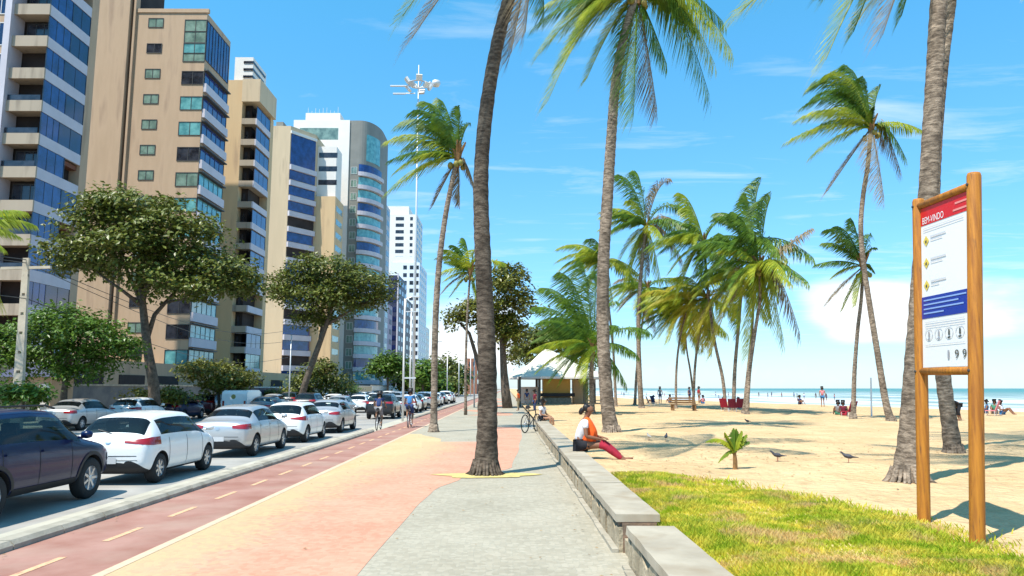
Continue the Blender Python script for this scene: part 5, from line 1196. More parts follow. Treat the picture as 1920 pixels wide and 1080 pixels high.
    for sd in 'lr':
        hp, kn, an = J['hip'+sd], J['kn'+sd], J['an'+sd]
        bn['h'+sd] = (hp, .105); be.append(('p', 'h'+sd))
        if legs <= 1: bn['k'+sd] = (hp.lerp(kn, legs), .088); be.append(('h'+sd, 'k'+sd))
        else: bn['k'+sd] = (kn, .072); bn['a'+sd] = (kn.lerp(an, legs-1), .055); be += [('h'+sd, 'k'+sd), ('k'+sd, 'a'+sd)]
    skin('shorts' if legs <= 1 else 'trousers', bn, be, bottom, root)
    if legm:
        for sd in 'lr':
            hp, kn, an = J['hip'+sd], J['kn'+sd], J['an'+sd]
            skin('legging', {'a': (hp.lerp(kn, .72), .078), 'b': (kn, .068), 'c': (kn.lerp(an, .35), .066), 'd': (kn.lerp(an, .9), .044)}, [('a', 'b'), ('b', 'c'), ('c', 'd')], legm, root)
    # hair, eyes, mouth
    hn = {'a': (hd+up_*.035-fw*.022, (.112, .108)), 'b': (hd+up_*.098+fw*.0, (.088, .09)), 'c': (hd-up_*.035-fw*.05, (.085, .07))}; he = [('a', 'b'), ('a', 'c')]
    if hair == 'bun': hn['d'] = (hd-fw*.09-up_*.01, .05); hn['e'] = (hd-fw*.125-up_*.05, .055); hn['f'] = (hd-fw*.13-up_*.14, .04); he += [('a', 'd'), ('d', 'e'), ('e', 'f')]
    skin('hair', hn, he, M_hair, root)
    b = MB()
    for sg in (-1, 1):
        c0 = hd+fw*.083+sd_*sg*.03+up_*.012; b.lathe([(.001, -.009), (.008, -.005), (.010, 0), (.008, .005), (.001, .009)], 'z', tuple(c0), 8)
    b.build('eyes', M_hair, root, True)
    c0 = hd+fw*.084-up_*.05; b = MB(); b.tube([c0-sd_*.022, c0+fw*.006, c0+sd_*.022], .006, 6); b.build('mouth', mat('lips', (.25, .06, .05), .5), root, True)
    return root
def pose(**kw):
    d = dict(pelvis=(0, 0, .95), chest=(0, 0, 1.28), neck=(0, 0, 1.47), head=(.02, 0, 1.60), shl=(0, .17, 1.40), shr=(0, -.17, 1.40), ell=(-.02, .24, 1.13), elr=(-.02, -.24, 1.13), wrl=(.08, .25, .90), wrr=(.08, -.25, .90),
             hipl=(0, .09, .90), hipr=(0, -.09, .90), knl=(.03, .10, .49), knr=(.03, -.10, .49), anl=(-.01, .10, .09), anr=(-.01, -.10, .09), toel=(.16, .11, .03), toer=(.16, -.11, .03))
    d.update(kw); return d
# seated woman, main figure
hp = Vector((X_(1085, 836, 17.5), 17.5, .43))
wm = human('barefoot woman sitting on the seat wall in white shirt, orange vest and crimson leggings', pose(pelvis=(0, 0, .12), chest=(.09, 0, .42), neck=(.15, 0, .60), head=(.19, 0, .745), face=(1, .05, -.30),
    shl=(.13, .17, .545), shr=(.13, -.17, .545), ell=(.20, .22, .27), elr=(.16, -.23, .27), wrl=(.42, .09, .24), wrr=(.40, -.12, .22),
    hipl=(.03, .09, .105), hipr=(.03, -.09, .105), knl=(.47, .12, .13), knr=(.46, -.12, .11), anl=(.80, .10, -.13), anr=(.84, -.16, -.16), toel=(.99, .11, -.13), toer=(1.03, -.17, -.16)),
    SK['brown'], C_white, C_black, hp, R(-10), 1.25, .55, .55, hair='bun', legm=C_red)
skin('vest', {'p': ((.15, 0, .17), (.14, .14)), 'w': ((.18, 0, .28), (.155, .145)), 'c': ((.21, 0, .42), (.155, .13)), 'n': ((.20, 0, .53), (.11, .09)), 'l': ((.15, .11, .575), .05), 'r': ((.15, -.11, .575), .05), 'a': ((.28, -.10, .21), .075), 'b': ((.30, .10, .20), .07)},
     [('p', 'w'), ('w', 'c'), ('c', 'n'), ('n', 'l'), ('n', 'r'), ('w', 'a'), ('w', 'b')], C_orange, wm)
SIT = pose(pelvis=(0, 0, .12), chest=(.03, 0, .43), neck=(.05, 0, .60), head=(.08, 0, .74), shl=(.04, .17, .54), shr=(.04, -.17, .54), ell=(.08, .24, .28), elr=(.08, -.24, .28), wrl=(.30, .14, .22), wrr=(.30, -.14, .22),
    hipl=(.03, .09, .10), hipr=(.03, -.09, .10), knl=(.46, .12, .12), knr=(.46, -.12, .12), anl=(.50, .12, -.28), anr=(.50, -.12, -.28), toel=(.66, .12, -.33), toer=(.66, -.12, -.33))
q = P(1014, 774, 33.4)
human('person in a pale shirt and black shorts seated on the wall beside the bicycle', SIT, SK['tan'], C_white, C_black, (1.5, 33.4, .43), R(-30), 1.05)
human('person in a maroon shirt standing by the kiosk behind the bicycle', pose(), SK['brown'], C_maroon, C_navy, (G(1003, 776, 0).x, G(1003, 776, 0).y, 0), R(200), 1, .5, 1.7)
human('person in an orange shirt standing left of the maroon one by the kiosk', pose(), SK['tan'], C_orange, C_khaki, (G(972, 770, 0).x, G(972, 770, 0).y, 0), R(160), 1, .5, 1.7)
human('person in a blue shirt under the kiosk eaves', pose(), SK['tan'], C_navy, C_grey, (G(988, 765, 0).x, G(988, 765, 0).y, 0), R(90), 1, .5, 1.7)
# bicycles
def wheel_bike(root, x, r_=.34):
    b = MB(); b.lathe([(r_-.03, -.018), (r_, -.012), (r_, .012), (r_-.03, .018), (r_-.03, -.018)], 'y', (x, 0, r_), 28)
    w_ = b.build('wheel', M_tyre, root, True)
    b = MB()
    for k in range(14): a = math.pi*2*k/14; b.tube([(x, 0, r_), (x+math.cos(a)*(r_-.02), 0, r_+math.sin(a)*(r_-.02))], .0025, 3, False)
    b.tube([(x, -.04, r_), (x, .04, r_)], .02, 8); b.build('spokes', M_metal, w_)
def bicycle(label, loc, rz, cm, s=1):
    t = thing('bicycle', label, 'bicycle', loc, rz, 'bicycles on and beside the cycle lane'); t.scale = (s, s, s)
    wheel_bike(t, -.52); wheel_bike(t, .52)
    bb_ = (-.08, 0, .29); st_ = (-.20, 0, .80); hd_ = (.36, 0, .82); hb = (.40, 0, .68)
    b = MB()
    for a, c in ((bb_, st_), (st_, hd_), (bb_, hb)): b.tube([a, c], .018, 7)
    b.tube([hd_, hb], .022, 7)
    for s_ in (-.05, .05): b.tube([(-.52, s_, .34), bb_], .011, 6); b.tube([(-.52, s_, .34), (st_[0], s_*.4, .74)], .010, 6); b.tube([(.52, s_, .34), (hb[0], s_*.6, .66)], .013, 6)
    b.build('frame', cm, t)
    b = MB(); b.tube([st_, (-.22, 0, .92)], .013, 6); b.tube([(-.36, 0, .94), (-.22, 0, .945), (-.06, 0, .925)], [.07, .06, .02], 8); b.build('saddle', M_blackpl, t)
    b = MB(); b.tube([hd_, (.34, 0, .98)], .014, 6); b.tube([(.26, -.29, 1.0), (.36, -.12, .99), (.36, .12, .99), (.26, .29, 1.0)], .013, 6); b.build('handlebar', M_blackpl, t)
    b = MB(); b.lathe([(.09, -.005), (.09, .005)], 'y', (bb_[0], -.06, .29), 14); b.tube([(bb_[0]-.10, -.09, .16), (bb_[0], -.07, .29)], .01, 5); b.tube([(bb_[0]+.10, .09, .42), (bb_[0], .07, .29)], .01, 5); b.box(bb_[0]-.15, bb_[0]-.05, -.17, -.08, .14, .17); b.box(bb_[0]+.05, bb_[0]+.15, .08, .17, .41, .44); b.build('pedals', M_metal, t)
    return t
bicycle('black bicycle leaning on the end of the seat wall beside seated people', (1.0, 32.2, 0), R(62), M_blackpl, 1.12)
RIDE = pose(pelvis=(-.20, 0, 1.0), chest=(-.02, 0, 1.28), neck=(.07, 0, 1.45), head=(.12, 0, 1.58), shl=(.03, .18, 1.39), shr=(.03, -.18, 1.39), ell=(.12, .25, 1.16), elr=(.12, -.25, 1.16), wrl=(.28, .26, 1.05), wrr=(.28, -.26, 1.05),
    hipl=(-.18, .09, .96), hipr=(-.18, -.09, .96), knl=(.18, .12, .82), knr=(.10, -.12, .58), anl=(-.02, .12, .50), anr=(-.18, -.12, .22), toel=(.08, .13, .45), toer=(-.04, -.13, .17))
g1 = G(768, 801, 0); g2 = G(710, 806, -.115)
for (g, lb, tp, bt, ps) in ((g1, 'cyclist in a dark blue shirt riding away on the red cycle lane', C_blue, C_navy, 1.05), (g2, 'cyclist in navy riding on the road edge left of the lamp post', C_navy, C_grey, 1.05)):
    bicycle('bicycle ridden by the '+lb.split('riding')[0].strip(), g, R(90), M_blackpl if g is g2 else P_red, ps)
    human(lb, RIDE, SK['tan'], tp, bt, g, R(90), ps, .5, .9, group='cyclists')
# beach people, distant: shared meshes with their own clothes
stand = human('person standing at the water edge right of the leftmost palms', pose(), SK['tan'], C_blue, C_navy, (0, 0, 0), 0, 1, .3, .5, fingers=False)
sitg = human('person sitting on the sand beside the thin lone palm trunk, red towel in front', pose(pelvis=(0, 0, .12), chest=(-.05, 0, .42), neck=(-.05, 0, .60), head=(-.03, 0, .74), shl=(-.05, .17, .54), shr=(-.05, -.17, .54), ell=(.0, .25, .30), elr=(.0, -.25, .30), wrl=(.22, .18, .33), wrr=(.22, -.18, .33), hipl=(.03, .09, .10), hipr=(.03, -.09, .10), knl=(.38, .13, .40), knr=(.38, -.13, .40), anl=(.62, .12, .08), anr=(.62, -.12, .08), toel=(.76, .12, .04), toer=(.76, -.12, .04)),
    SK['brown'], C_maroon, C_black, (0, 0, 0), 0, 1, .3, .5, fingers=False)
BP = 'people on the beach'
def beach(px, py, kind, lb, top, bot, rz=0, first=False, s=1.0, z=None):
    src = stand if kind == 's' else sitg
    # find the ground there by stepping along the sight line
    best = None
    for Yd in np.arange(20, 420, .5):
        p = P(px, py, Yd); gz = sand_z(p.x, p.y)
        if p.z <= gz: best = Vector((p.x, p.y, gz)); break
    if best is None: best = G(px, py, -1.2)
    if first: o = src
    else: o = copy_tree(src)
    o.location = best; o.rotation_euler = (0, 0, rz); o.scale = (s, s, s); tag(o, lb, 'person', BP)
    for ch in o.children:
        nm = ch.name.split('.')[0]
        if nm in ('shirt', 'shorts'): ch.material_slots[0].link = 'OBJECT'; ch.material_slots[0].material = top if nm == 'shirt' else bot
    return o
cl = [C_red, C_blue, C_white, C_black, C_navy, C_pink, C_green, C_grey, C_maroon]
beach(1582, 779, 'g', 'person in dark red sitting on the sand beside the thin lone palm trunk', C_maroon, C_red, R(60), True)
beach(1572, 778, 'g', 'person in grey sitting left of the one in dark red by the lone palm trunk', C_grey, C_green, R(80))
beach(1165, 742, 's', 'person standing by the water just right of the grey-trunked palm', C_navy, C_navy, 0, True, 1.1)
spots = [(1178, 742, 's', 'between the grey palm trunk and the tall group palm, second from the left'), (1238, 757, 's', 'with a dark shirt just right of the tall group palm'), (1225, 757, 'g', 'sitting at the foot of the tall group palm'), (1256, 755, 'g', 'sitting left of the golden-fronded palm foot'),
 (1293, 754, 's', 'standing at the foot of the bent palm'), (1311, 755, 's', 'standing right of the bent palm'), (1318, 757, 'g', 'sitting right of the bent palm'), (1348, 752, 's', 'standing far off left of the leaning palm'), (1357, 768, 'g', 'in red sitting at the leaning palm foot'), (1386, 766, 'g', 'sitting between the two thick palms of the beach group'),
 (1432, 752, 's', 'at the surf just right of the beach group'), (1455, 752, 's', 'wading a little further right of the beach group'), (1480, 753, 's', 'wading left of centre in the open surf'), (1500, 758, 'g', 'sitting at the wet sand in the open gap'), (1520, 752, 's', 'wading in the middle of the open surf'), (1543, 763, 's', 'walking on wet sand left of the lone palms'),
 (1850, 776, 'g', 'just right of the timber sign post'), (1866, 776, 'g', 'second right of the timber sign post'), (1879, 778, 'g', 'near the right edge of the photo'), (1335, 748, 's', 'tiny and far off behind the bent palm'), (1412, 750, 's', 'tiny at the surf behind the rightmost group palm'), (1262, 748, 's', 'tiny at the surf left of the golden palm')]
for j_, (x_, y_) in enumerate([(1170, 745), (1212, 744), (1246, 746), (1275, 745), (1327, 746), (1342, 744), (1366, 745), (1423, 746), (1440, 748), (1447, 745), (1466, 747), (1472, 751), (1489, 747), (1495, 751), (1508, 749), (1514, 754), (1530, 749), (1538, 756), (1550, 752), (1558, 758), (1565, 752)]):
    spots.append((x_, y_, 's', 'tiny in the surf, '+(ordw+['sixteenth', 'seventeenth', 'eighteenth', 'nineteenth', 'twentieth', 'last'])[j_]+' from the left of the far bathers'))
for i, (x, y, k, lb) in enumerate(spots): beach(x, y, k, 'beachgoer '+lb, cl[(i*5+2) % 9], cl[(i*3+1) % 9], R(i*77), s=1.0)
# bending dark figure right of the second sign palm
bt_ = beach(1800, 789, 's', 'x', C_black, C_black); bpy.data.objects.remove  # placed standing copy replaced below
loc_ = bt_.location.copy()
for o in list(bt_.children_recursive)+[bt_]: bpy.data.objects.remove(o)
human('person in black bending down on the sand between the sign posts', pose(pelvis=(0, 0, .85), chest=(.28, 0, 1.02), neck=(.46, 0, 1.02), head=(.58, 0, .98), face=(.6, 0, -.8), shl=(.38, .17, 1.0), shr=(.38, -.17, 1.0), ell=(.45, .2, .74), elr=(.45, -.2, .74), wrl=(.55, .14, .50), wrr=(.55, -.14, .50), hipl=(0, .1, .82), hipr=(0, -.1, .82), knl=(.10, .12, .45), knr=(.08, -.12, .45)), SK['brown'], C_black, C_black, loc_, R(175), .95, .6, 1.6, fingers=True)
# ------------------------------------------------------------------ beach furniture
def on_sand(px, py):
    for Yd in np.arange(14, 300, .25):
        p = P(px, py, Yd)
        if p.z <= sand_z(p.x, p.y): return Vector((p.x, p.y, sand_z(p.x, p.y)))
    return G(px, py, 0)
def chair(label, px, py, rz, m):
    t = thing('beach_chair', label, 'beach chair', on_sand(px, py), rz, 'folding beach chairs'); b = MB(); b.box(-.28, .25, -.27, .27, .27, .31); b.build('seat', m, t)
    b = MB(); b.box(-.02, .02, -.27, .27, 0, .62, Matrix.Translation((-.27, 0, .30)) @ Matrix.Rotation(R(-22), 4, 'Y')); b.build('backrest', m, t)
    for x in (-.24, .22):
        for y in (-.25, .25): b = MB(); b.tube([(x, y, 0), (x, y, .29)], .015, 6); b.build('leg', M_metal, t)
for i, (x, y, m, lb) in enumerate([(1222, 762, C_grey, 'grey beach chair by the tall group palm'), (1230, 760, C_navy, 'navy beach chair by the tall group palm'), (1362, 771, C_red, 'red beach chair at the leaning palm foot'), (1374, 772, C_maroon, 'maroon beach chair between the leaning and straight palms'), (1385, 772, C_maroon, 'dark red beach chair right of the straight palm foot'), (1590, 781, C_red, 'red beach chair at the thin lone palm trunk'), (1858, 779, C_pink, 'pink beach chair right of the sign')]):
    chair(lb, x, y, R(i*23), m)
t = thing('wooden_bench', 'low brown wooden bench at the foot of the golden-fronded palms', 'bench', on_sand(1282, 770), R(4))
b = MB(); [b.box(-.95, .95, -.28+.19*k, -.12+.19*k, .42, .46) for k in range(3)]; b.build('seat', mat('brown bench timber', (.22, .12, .05), .8, var=.2), t)
b = MB(); [b.box(-.95, .95, .3, .34, .5+.16*k, .62+.16*k) for k in range(3)]; b.build('backrest', MATS['brown bench timber'], t)
for x in (-.8, .8): b = MB(); b.box(x-.05, x+.05, -.26, .34, -.05, .41); b.build('leg', MATS['brown bench timber'], t)
# pigeons
M_pig = mat('pigeon feathers', (.05, .05, .06), .6, var=.4, vscale=30); M_pigw = mat('pale pigeon feathers', (.40, .36, .30), .6, var=.2, vscale=30)
def pigeon(label, px, py, rz, m, s=1.0):
    t = thing('pigeon', label, 'pigeon', on_sand(px, py), rz, 'pigeons on the sand'); t.scale = (s, s, s)
    skin('body', {'b': ((0, 0, .13), (.055, .05)), 'c': ((.07, 0, .15), (.045, .04)), 'n': ((.12, 0, .20), .022), 'h': ((.145, 0, .225), .022), 'k': ((.18, 0, .218), .006), 'r': ((-.09, 0, .125), (.035, .02)), 't': ((-.20, 0, .12), (.025, .008))}, [('b', 'c'), ('c', 'n'), ('n', 'h'), ('h', 'k'), ('b', 'r'), ('r', 't')], m, t)
    for y in (-.025, .025): b = MB(); b.tube([(0, y, .10), (.01, y, 0), (.04, y, 0)], .005, 5); b.build('leg', mat('pigeon leg', (.3, .06, .05), .7), t)
pigeon('dark pigeon left of the sapling, head up', 1249, 828, R(70), M_pig)
pigeon('pale brown pigeon leftmost on the sand near the palm foot', 1217, 826, R(100), M_pigw)
pigeon('small dark pigeon farthest away above the sapling', 1402, 795, R(200), M_pig)
pigeon('dark pigeon right of the sapling facing left', 1459, 868, R(175), M_pig)
pigeon('dark pigeon nearest the timber sign, facing left', 1592, 868, R(160), M_pig)

# ------------------------------------------------------------------ kiosk
kx = X_(1050, 757, 80)
ki = thing('kiosk', 'beach kiosk with a white peaked roof and ochre service box', 'kiosk', (kx, 80, 0))
ze = Z(706, 76, 1000); pk = P(1024, 655, 80)
zpk = pk.z; cxp = pk.x-kx
b = MB(); ns = 8; rings = []
xe0 = X_(955, 705, 76)-kx; xe1 = X_(1150, 705, 76)-kx; rcx = (xe0+xe1)/2; rr_ = (xe1-xe0)/2
prof = [(1.0, 0), (.72, .24), (.45, .50), (.22, .80), (.05, 1.0)]
V = []; F = []
for q_, h in prof:
    for k in range(ns):
        a = 2*math.pi*(k+.5)/ns; c0 = cxp+(rcx-cxp)*q_
        V.append((c0+math.cos(a)*rr_*q_*1.08, math.sin(a)*rr_*q_, ze+(zpk-ze)*h))
for i in range(len(prof)-1):
    for k in range(ns): F.append((i*ns+k, i*ns+(k+1) % ns, (i+1)*ns+(k+1) % ns, (i+1)*ns+k))
b.add(V, F); b.add([V[i] for i in range(ns)], [tuple(range(ns-1, -1, -1))])
b.build('roof', mat('white kiosk roof', (.66, .62, .50), .6, var=.05, vscale=1), ki)
b = MB()
for k in range(ns):
    p = Vector(V[k]); q_ = Vector(V[(k+1) % ns]); b.box(0, (q_-p).length, -.05, .05, -.22, -.003, Matrix.Translation(p) @ Matrix.Rotation(math.atan2(q_.y-p.y, q_.x-p.x), 4, 'Z'))
b.build('fascia', M_white, ki)
b = MB(); x0, x1 = X_(1018, 740, 78)-kx, X_(1072, 740, 78)-kx
b.box(x0, x1, -2, 2, -.05, .9); b.build('base', mat('grey pebble base', (.24, .23, .18), .9, var=.3, vscale=5), ki)
b = MB(); b.box(x0+.1, x1-.1, -1.7, 1.8, .92, ze-.22); b.build('service_box', mat('ochre kiosk panel', (.46, .29, .06), .7, c2=(.52, .34, .09), vscale=.6), ki)
b = MB(); b.box(x0-.3, x1+.3, -2.3, -1.72, 1.0, 1.35); b.build('counter', M_blackpl, ki)
for x in (rcx-rr_*.8, rcx-rr_*.42, rcx+rr_*.45, rcx+rr_*.8):
    for y in (-3.6, 3.6): b = MB(); b.box(x-.13, x+.13, y-.13, y+.13, -.05, ze-.02); b.build('post', mat('dark kiosk post', (.10, .09, .08), .8), ki)
b = MB(); b.box(X_(975, 740, 79)-kx, X_(1012, 740, 79)-kx, .5, 2.5, -.05, 2.0); b.build('side_counter', M_white, ki)
b = MB(); b.box(X_(1078, 740, 79)-kx, X_(1106, 740, 79)-kx, .8, 2.6, -.05, ze-.25); b.build('rear_wall', M_tanl, ki)
# ------------------------------------------------------------------ timber information sign
M_wood = mat('varnished yellow timber', (.46, .175, .014), .65, c2=(.27, .09, .009), vscale=3, stretch=(9, 9, .5), bump=.4, bscale=14, bdist=.008, coat=.0, dirt=((.16, .06, .015), 5, .60, .72))
RB = Vector((4.90, 8.05, .2)); LB = Vector((5.10, 9.42, .2))
RT = P(1826, 325, 8.08); LT = P(1722, 374, 9.45)
sg_ = thing('information_sign', 'tall timber framed beach notice board with red header and blue band', 'sign', RB)
for (p, q_, nm) in ((RB, RT, 'post'), (LB, LT, 'post')):
    b = MB(); d_ = (q_-p); b.tube([p-RB-d_*.05, p-RB, q_-RB-d_*.008, q_-RB], [.075, .075, .073, .064], 18); b.build(nm, M_wood, sg_, True)
def at(p, q_, z): return p+(q_-p)*((z-p.z)/(q_.z-p.z))
zrb = (Z(694, 8.05, 1820)+Z(694, 9.42, 1735))/2
rt, lt = at(RB, RT, RT.z-.13), at(LB, LT, LT.z-.10); rb_, lb_ = at(RB, RT, zrb-.02), at(LB, LT, zrb)
for a, c in ((lt, rt), (lb_, rb_)):
    b = MB(); b.tube([a-RB, c-RB], .048, 12); b.build('rail', M_wood, sg_, True)
Uh = (rt-lt).normalized()
for a in (lt, rt, lb_, rb_):
    b = MB(); b.lathe([(.001, -.09), (.016, -.086), (.018, -.07)], 'x', tuple(a-RB), 8); b.build('bolt', M_frame, sg_); outn = Vector((Uh.y, -Uh.x, 0)).normalized()
if outn.x > 0: outn = -outn
TL, TR, BL, BR = lt-UP*.05+Uh*.085, rt-UP*.05-Uh*.085, lb_+UP*.05+Uh*.085, rb_+UP*.05-Uh*.085
def pn(u, v_, off=0.0): return (TL.lerp(TR, u)).lerp(BL.lerp(BR, u), v_)+outn*off-RB
def pquad(name, u0, u1, v0, v1, off, m, parent):
    b = MB(); K = 16
    b.add([pn(u0+(u1-u0)*i/K, v0+(v1-v0)*j/K, off) for j in range(K+1) for i in range(K+1)], [(j*(K+1)+i, (j+1)*(K+1)+i, (j+1)*(K+1)+i+1, j*(K+1)+i+1) for j in range(K) for i in range(K)]); return b.build(name, m, parent)
board = pquad('board', 0, 1, 0, 1, .012, mat('white printed board', (.80, .79, .77), .35, spec=.5), sg_)
b = MB(); b.add([pn(0, 0, .0), pn(0, 1, .0), pn(1, 1, .0), pn(1, 0, .0), pn(0, 0, -.02), pn(0, 1, -.02), pn(1, 1, -.02), pn(1, 0, -.02)], [(0, 1, 2, 3), (7, 6, 5, 4), (0, 4, 5, 1), (3, 2, 6, 7), (0, 3, 7, 4), (1, 5, 6, 2)])
b.build('board_back', M_wood, sg_)
pquad('header', 0, 1, 0, .112, .016, mat('red print', (.62, .008, .012), .35, spec=.5), board)
pquad('blue_band', 0, 1, .565, .70, .016, mat('blue print', (.008, .035, .30), .35, spec=.5), board)
M_ink = mat('grey print', (.33, .33, .36), .5); M_inkl = mat('light grey print', (.58, .58, .60), .5); M_inkb = mat('light blue print', (.25, .38, .68), .5); M_inkw = mat('white print', (.82, .80, .80), .5); M_yel = mat('yellow print', (.72, .55, .10), .45); M_inkd = mat('dark print', (.06, .07, .06), .5)
def text_on(body, u, v_, h, m, width=None):
    cu = bpy.data.curves.new('t', 'FONT'); cu.body = body; cu.size = 1; to = bpy.data.objects.new('t', cu); col.objects.link(to)
    bpy.context.view_layer.update(); dg = bpy.context.evaluated_depsgraph_get(); me = bpy.data.meshes.new_from_object(to.evaluated_get(dg)); bpy.data.objects.remove(to)
    xs1 = [q.co.x for q in me.vertices]; x0, x1 = min(xs1), max(xs1); ys1 = [q.co.y for q in me.vertices]; y0, y1 = min(ys1), max(ys1)
    for q in me.vertices:
        uu = u+(q.co.x-x0)/(x1-x0)*width; vv = v_-(q.co.y-y0)/(y1-y0)*h; q.co = pn(uu, vv, .020)
    return link('lettering', me, m, board)
text_on('BEM-VINDO', .05, .104, .042, M_inkw, .46)
b = MB()
def ln_bar(b, u0, u1, v_, t=.004): b.add([pn(u0, v_-t, .020), pn(u0, v_+t, .020), pn(u1, v_+t, .020), pn(u1, v_-t, .020)], [(0, 1, 2, 3)])
def line_part(u0, u1, v_, t, m): b = MB(); ln_bar(b, u0, u1, v_, t); b.build('text_line', m, board)
for u0, u1, v_ in [(.74, .97, .045), (.70, .97, .085)]: line_part(u0, u1, v_, .006, mat('pink print', (.75, .25, .22), .5))
for v0 in (.135, .15): line_part(.06, .9, v0, .0025, M_inkl)
for v0 in (.195, .335, .475): line_part(.22, .55, v0, .005, M_inkl); line_part(.22, .40 if v0 > .4 else .48, v0+.022, .003, M_inkl)
for i in range(3): line_part(.08, .92, .725+.014*i, .002, M_inkl)
line_part(.08, .92, .865, .002, M_inkl)
for i, u1 in enumerate((.95, .8, .9, .5)): line_part(.05, u1, .588+.027*i, .0045, M_inkb)
for v0 in (.215, .355, .495):
    b = MB(); b.add([pn(.12-.065, v0, .018), pn(.12, v0+.034, .018), pn(.12+.065, v0, .018), pn(.12, v0-.034, .018)], [(0, 1, 2, 3)]); dm = b.build('warning_diamond', M_yel, board)
    b = MB(); b.add([pn(.10, v0+.002, .021), pn(.11, v0+.014, .021), pn(.14, v0+.010, .021), pn(.135, v0-.008, .021)], [(0, 1, 2, 3)]); b.build('pictogram', M_inkd, dm)
for i, u in enumerate((.16, .38, .60, .82)):
    b = MB(); n = 20
    for k in range(n):
        a0, a1 = 2*math.pi*k/n, 2*math.pi*(k+1)/n
        b.add([pn(u+math.cos(a_)*r_*1.0, .80+math.sin(a_)*r_*.42, .019) for a_, r_ in ((a0, .088), (a0, .078), (a1, .078), (a1, .088))], [(0, 1, 2, 3)])
    c = b.build('pictogram_ring', M_inkl, board)
    b = MB(); b.add([pn(u-.012, .782, .020), pn(u-.016, .815, .020), pn(u+.02, .818, .020), pn(u+.014, .780, .020)], [(0, 1, 2, 3)]); b.add([pn(u-.03, .826, .020), pn(u-.02, .836, .020), pn(u+.03, .832, .020), pn(u+.03, .824, .020)], [(0, 1, 2, 3)]); b.build('pictogram', M_inkd if i > 1 else M_ink, c)
for ch, u in (('1', .57), ('9', .72), ('9', .87)): text_on(ch, u, .955, .05, M_inkd if ch != '1' else M_ink, .035 if ch == '1' else .075)
# ------------------------------------------------------------------ grass (nobody could count it)
rg_ = np.random.RandomState(4)
poly = [(1.72, -1), (1.70, 9), (1.76, 11.5), (1.95, 14.2), (2.6, 14.3), (3.3, 13.4), (3.9, 12.0), (4.25, 11.1), (4.6, 10.2), (4.95, 9.6), (4.85, 8.6), (4.70, 7.6), (4.75, 6.5), (5.4, 5.0), (5.5, -1)]
def inside(x, y):
    c = np.zeros(len(x), bool); j = len(poly)-1
    for i in range(len(poly)):
        xi, yi = poly[i]; xj, yj = poly[j]
        with np.errstate(divide='ignore', invalid='ignore'): hit = ((yi > y) != (yj > y)) & (x < (xj-xi)*(y-yi)/(yj-yi)+xi)
        c ^= hit; j = i
    return c
def mound(x, y): return .05+.05*np.sin(x*2.3+y*.8)*np.sin(y*1.1+.5)+.03*np.sin(x*5+1)*np.sin(y*4.2)
M_blade = mat('grass blades', (.33, .44, .02), .6, c2=(.74, .62, .08), vscale=2.6, trans=.35, spec=.2, lo=.36, hi=.60, dirt=((.72, .50, .19), 1.9, .52, .64))
nB = 120000
gx = rg_.uniform(1.6, 5.6, nB*2); gy = 5.2+9.3*rg_.rand(nB*2)**1.25
dx = rg_.normal(0, .07, nB*2); dy_ = rg_.normal(0, .09, nB*2)
ed_ = np.clip((gx-2.0)/1.5, .3, 1); ok = inside(gx+dx*ed_*3.2, gy+dy_*ed_*3.2); den = .5+.5*np.sin(gx*3.1+1.3*np.sin(gy*2))*np.sin(gy*2.3+gx); ok &= rg_.rand(nB*2) < (.30+.70*den)
ok &= gx > 1.66
gx, gy = gx[ok][:nB], gy[ok][:nB]; n = len(gx)
gz = np.array([sand_z(a, c) for a, c in zip(gx, gy)])-.01
hgt = rg_.uniform(.035, .10, n)*(.7+.8*np.abs(np.sin(gx*1.7+.6)*np.sin(gy*1.3)))
a = rg_.uniform(0, 2*np.pi, n); ln2 = rg_.uniform(.2, .9, n)*hgt; wd = rg_.uniform(.0035, .007, n)*(1+gy/14)
base = np.stack([gx, gy, gz], 1); tip = base+np.stack([np.cos(a)*ln2-.2*hgt, np.sin(a)*ln2, hgt], 1); mid = base*.5+tip*.5+np.stack([0*a, 0*a, hgt*.16], 1)
sv_ = np.stack([-np.sin(a+1.2), np.cos(a+1.2), 0*a], 1)*wd[:, None]
V = np.stack([base-sv_, base+sv_, mid+sv_*.8, mid-sv_*.8, tip], 1).reshape(-1, 3)
me = bpy.data.meshes.new('grass'); i0 = np.arange(n)*5
loops = np.stack([i0, i0+1, i0+2, i0+3, i0+3, i0+2, i0+4], 1).reshape(-1)
me.vertices.add(len(V)); me.vertices.foreach_set('co', V.reshape(-1)); me.loops.add(len(loops)); me.loops.foreach_set('vertex_index', loops)
me.polygons.add(2*n); st_ = np.stack([np.arange(n)*7, np.arange(n)*7+4], 1).reshape(-1); tot = np.tile([4, 3], n)
me.polygons.foreach_set('loop_start', st_); me.polygons.foreach_set('loop_total', tot); me.update(); me.validate()
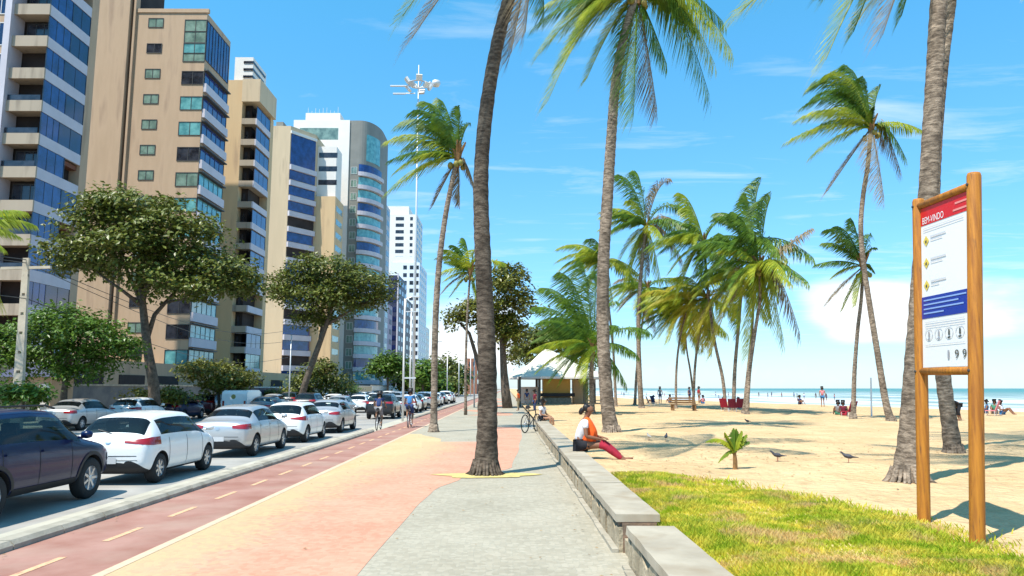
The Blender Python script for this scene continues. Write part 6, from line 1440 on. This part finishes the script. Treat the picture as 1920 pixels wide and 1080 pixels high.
tag(link('grass', me, M_blade), kind='stuff')
V = [(x, y, 0) for x, y in poly]
# short dead thatch under the blades
tv = []; tf = []
xs2 = np.arange(1.69, 5.5, .12); ys2 = np.arange(3, 14.4, .12)
_mx, _my = np.meshgrid(xs2, ys2); ins = inside((_mx+.22*(_mx > 2.2)).reshape(-1), (_my+.15).reshape(-1)).reshape(len(ys2), len(xs2))
for j in range(len(ys2)-1):
    for i in range(len(xs2)-1):
        if ins[j, i] and ins[j+1, i+1] and ins[j, i+1] and ins[j+1, i]:
            k = len(tv); tv += [(x, y, sand_z(x, y)+.012) for x, y in ((xs2[i], ys2[j]), (xs2[i+1], ys2[j]), (xs2[i+1], ys2[j+1]), (xs2[i], ys2[j+1]))]; tf.append((k, k+1, k+2, k+3))
tag(mesh('turf', tv, tf, M_grassg), kind='structure')
M_lit = mat('dry leaf litter', (.16, .09, .04), .9, c2=(.36, .24, .10), vscale=30)
rl = random.Random(9); V = []; F = []
def flake(x, y, z, s_):
    k = len(V); a_ = rl.uniform(0, 6.28); c_, d_ = math.cos(a_)*s_, math.sin(a_)*s_
    V.extend([(x-c_, y-d_, z), (x+d_*.4, y-c_*.4, z+s_*.3), (x+c_, y+d_, z+s_*.12), (x-d_*.4, y+c_*.4, z+.002)]); F.append((k, k+1, k+2, k+3))
for _ in range(1500):
    x = rl.uniform(2.3, 26); y = rl.uniform(7, 60)
    if rl.random() < .5: y = 15.5+x*.35+rl.gauss(0, 1.2)
    flake(x, y, sand_z(x, y)+.012, rl.uniform(.015, .05))
for _ in range(260):
    x = rl.choice([rl.uniform(-4, 1.2), rl.gauss(-.4, .8), 1.1-abs(rl.gauss(0, .12)), -5.66+abs(rl.gauss(0, .1))]); y = rl.uniform(6, 40)
    if abs(x+.4) < .35 and abs(y-16.5) < .4: continue
    flake(x, y, .016, rl.uniform(.012, .035))
tag(mesh('leaf_litter', V, F, M_lit), kind='stuff')
print('objects', len(bpy.data.objects), 'polys', sum(len(m.polygons) for m in bpy.data.meshes))
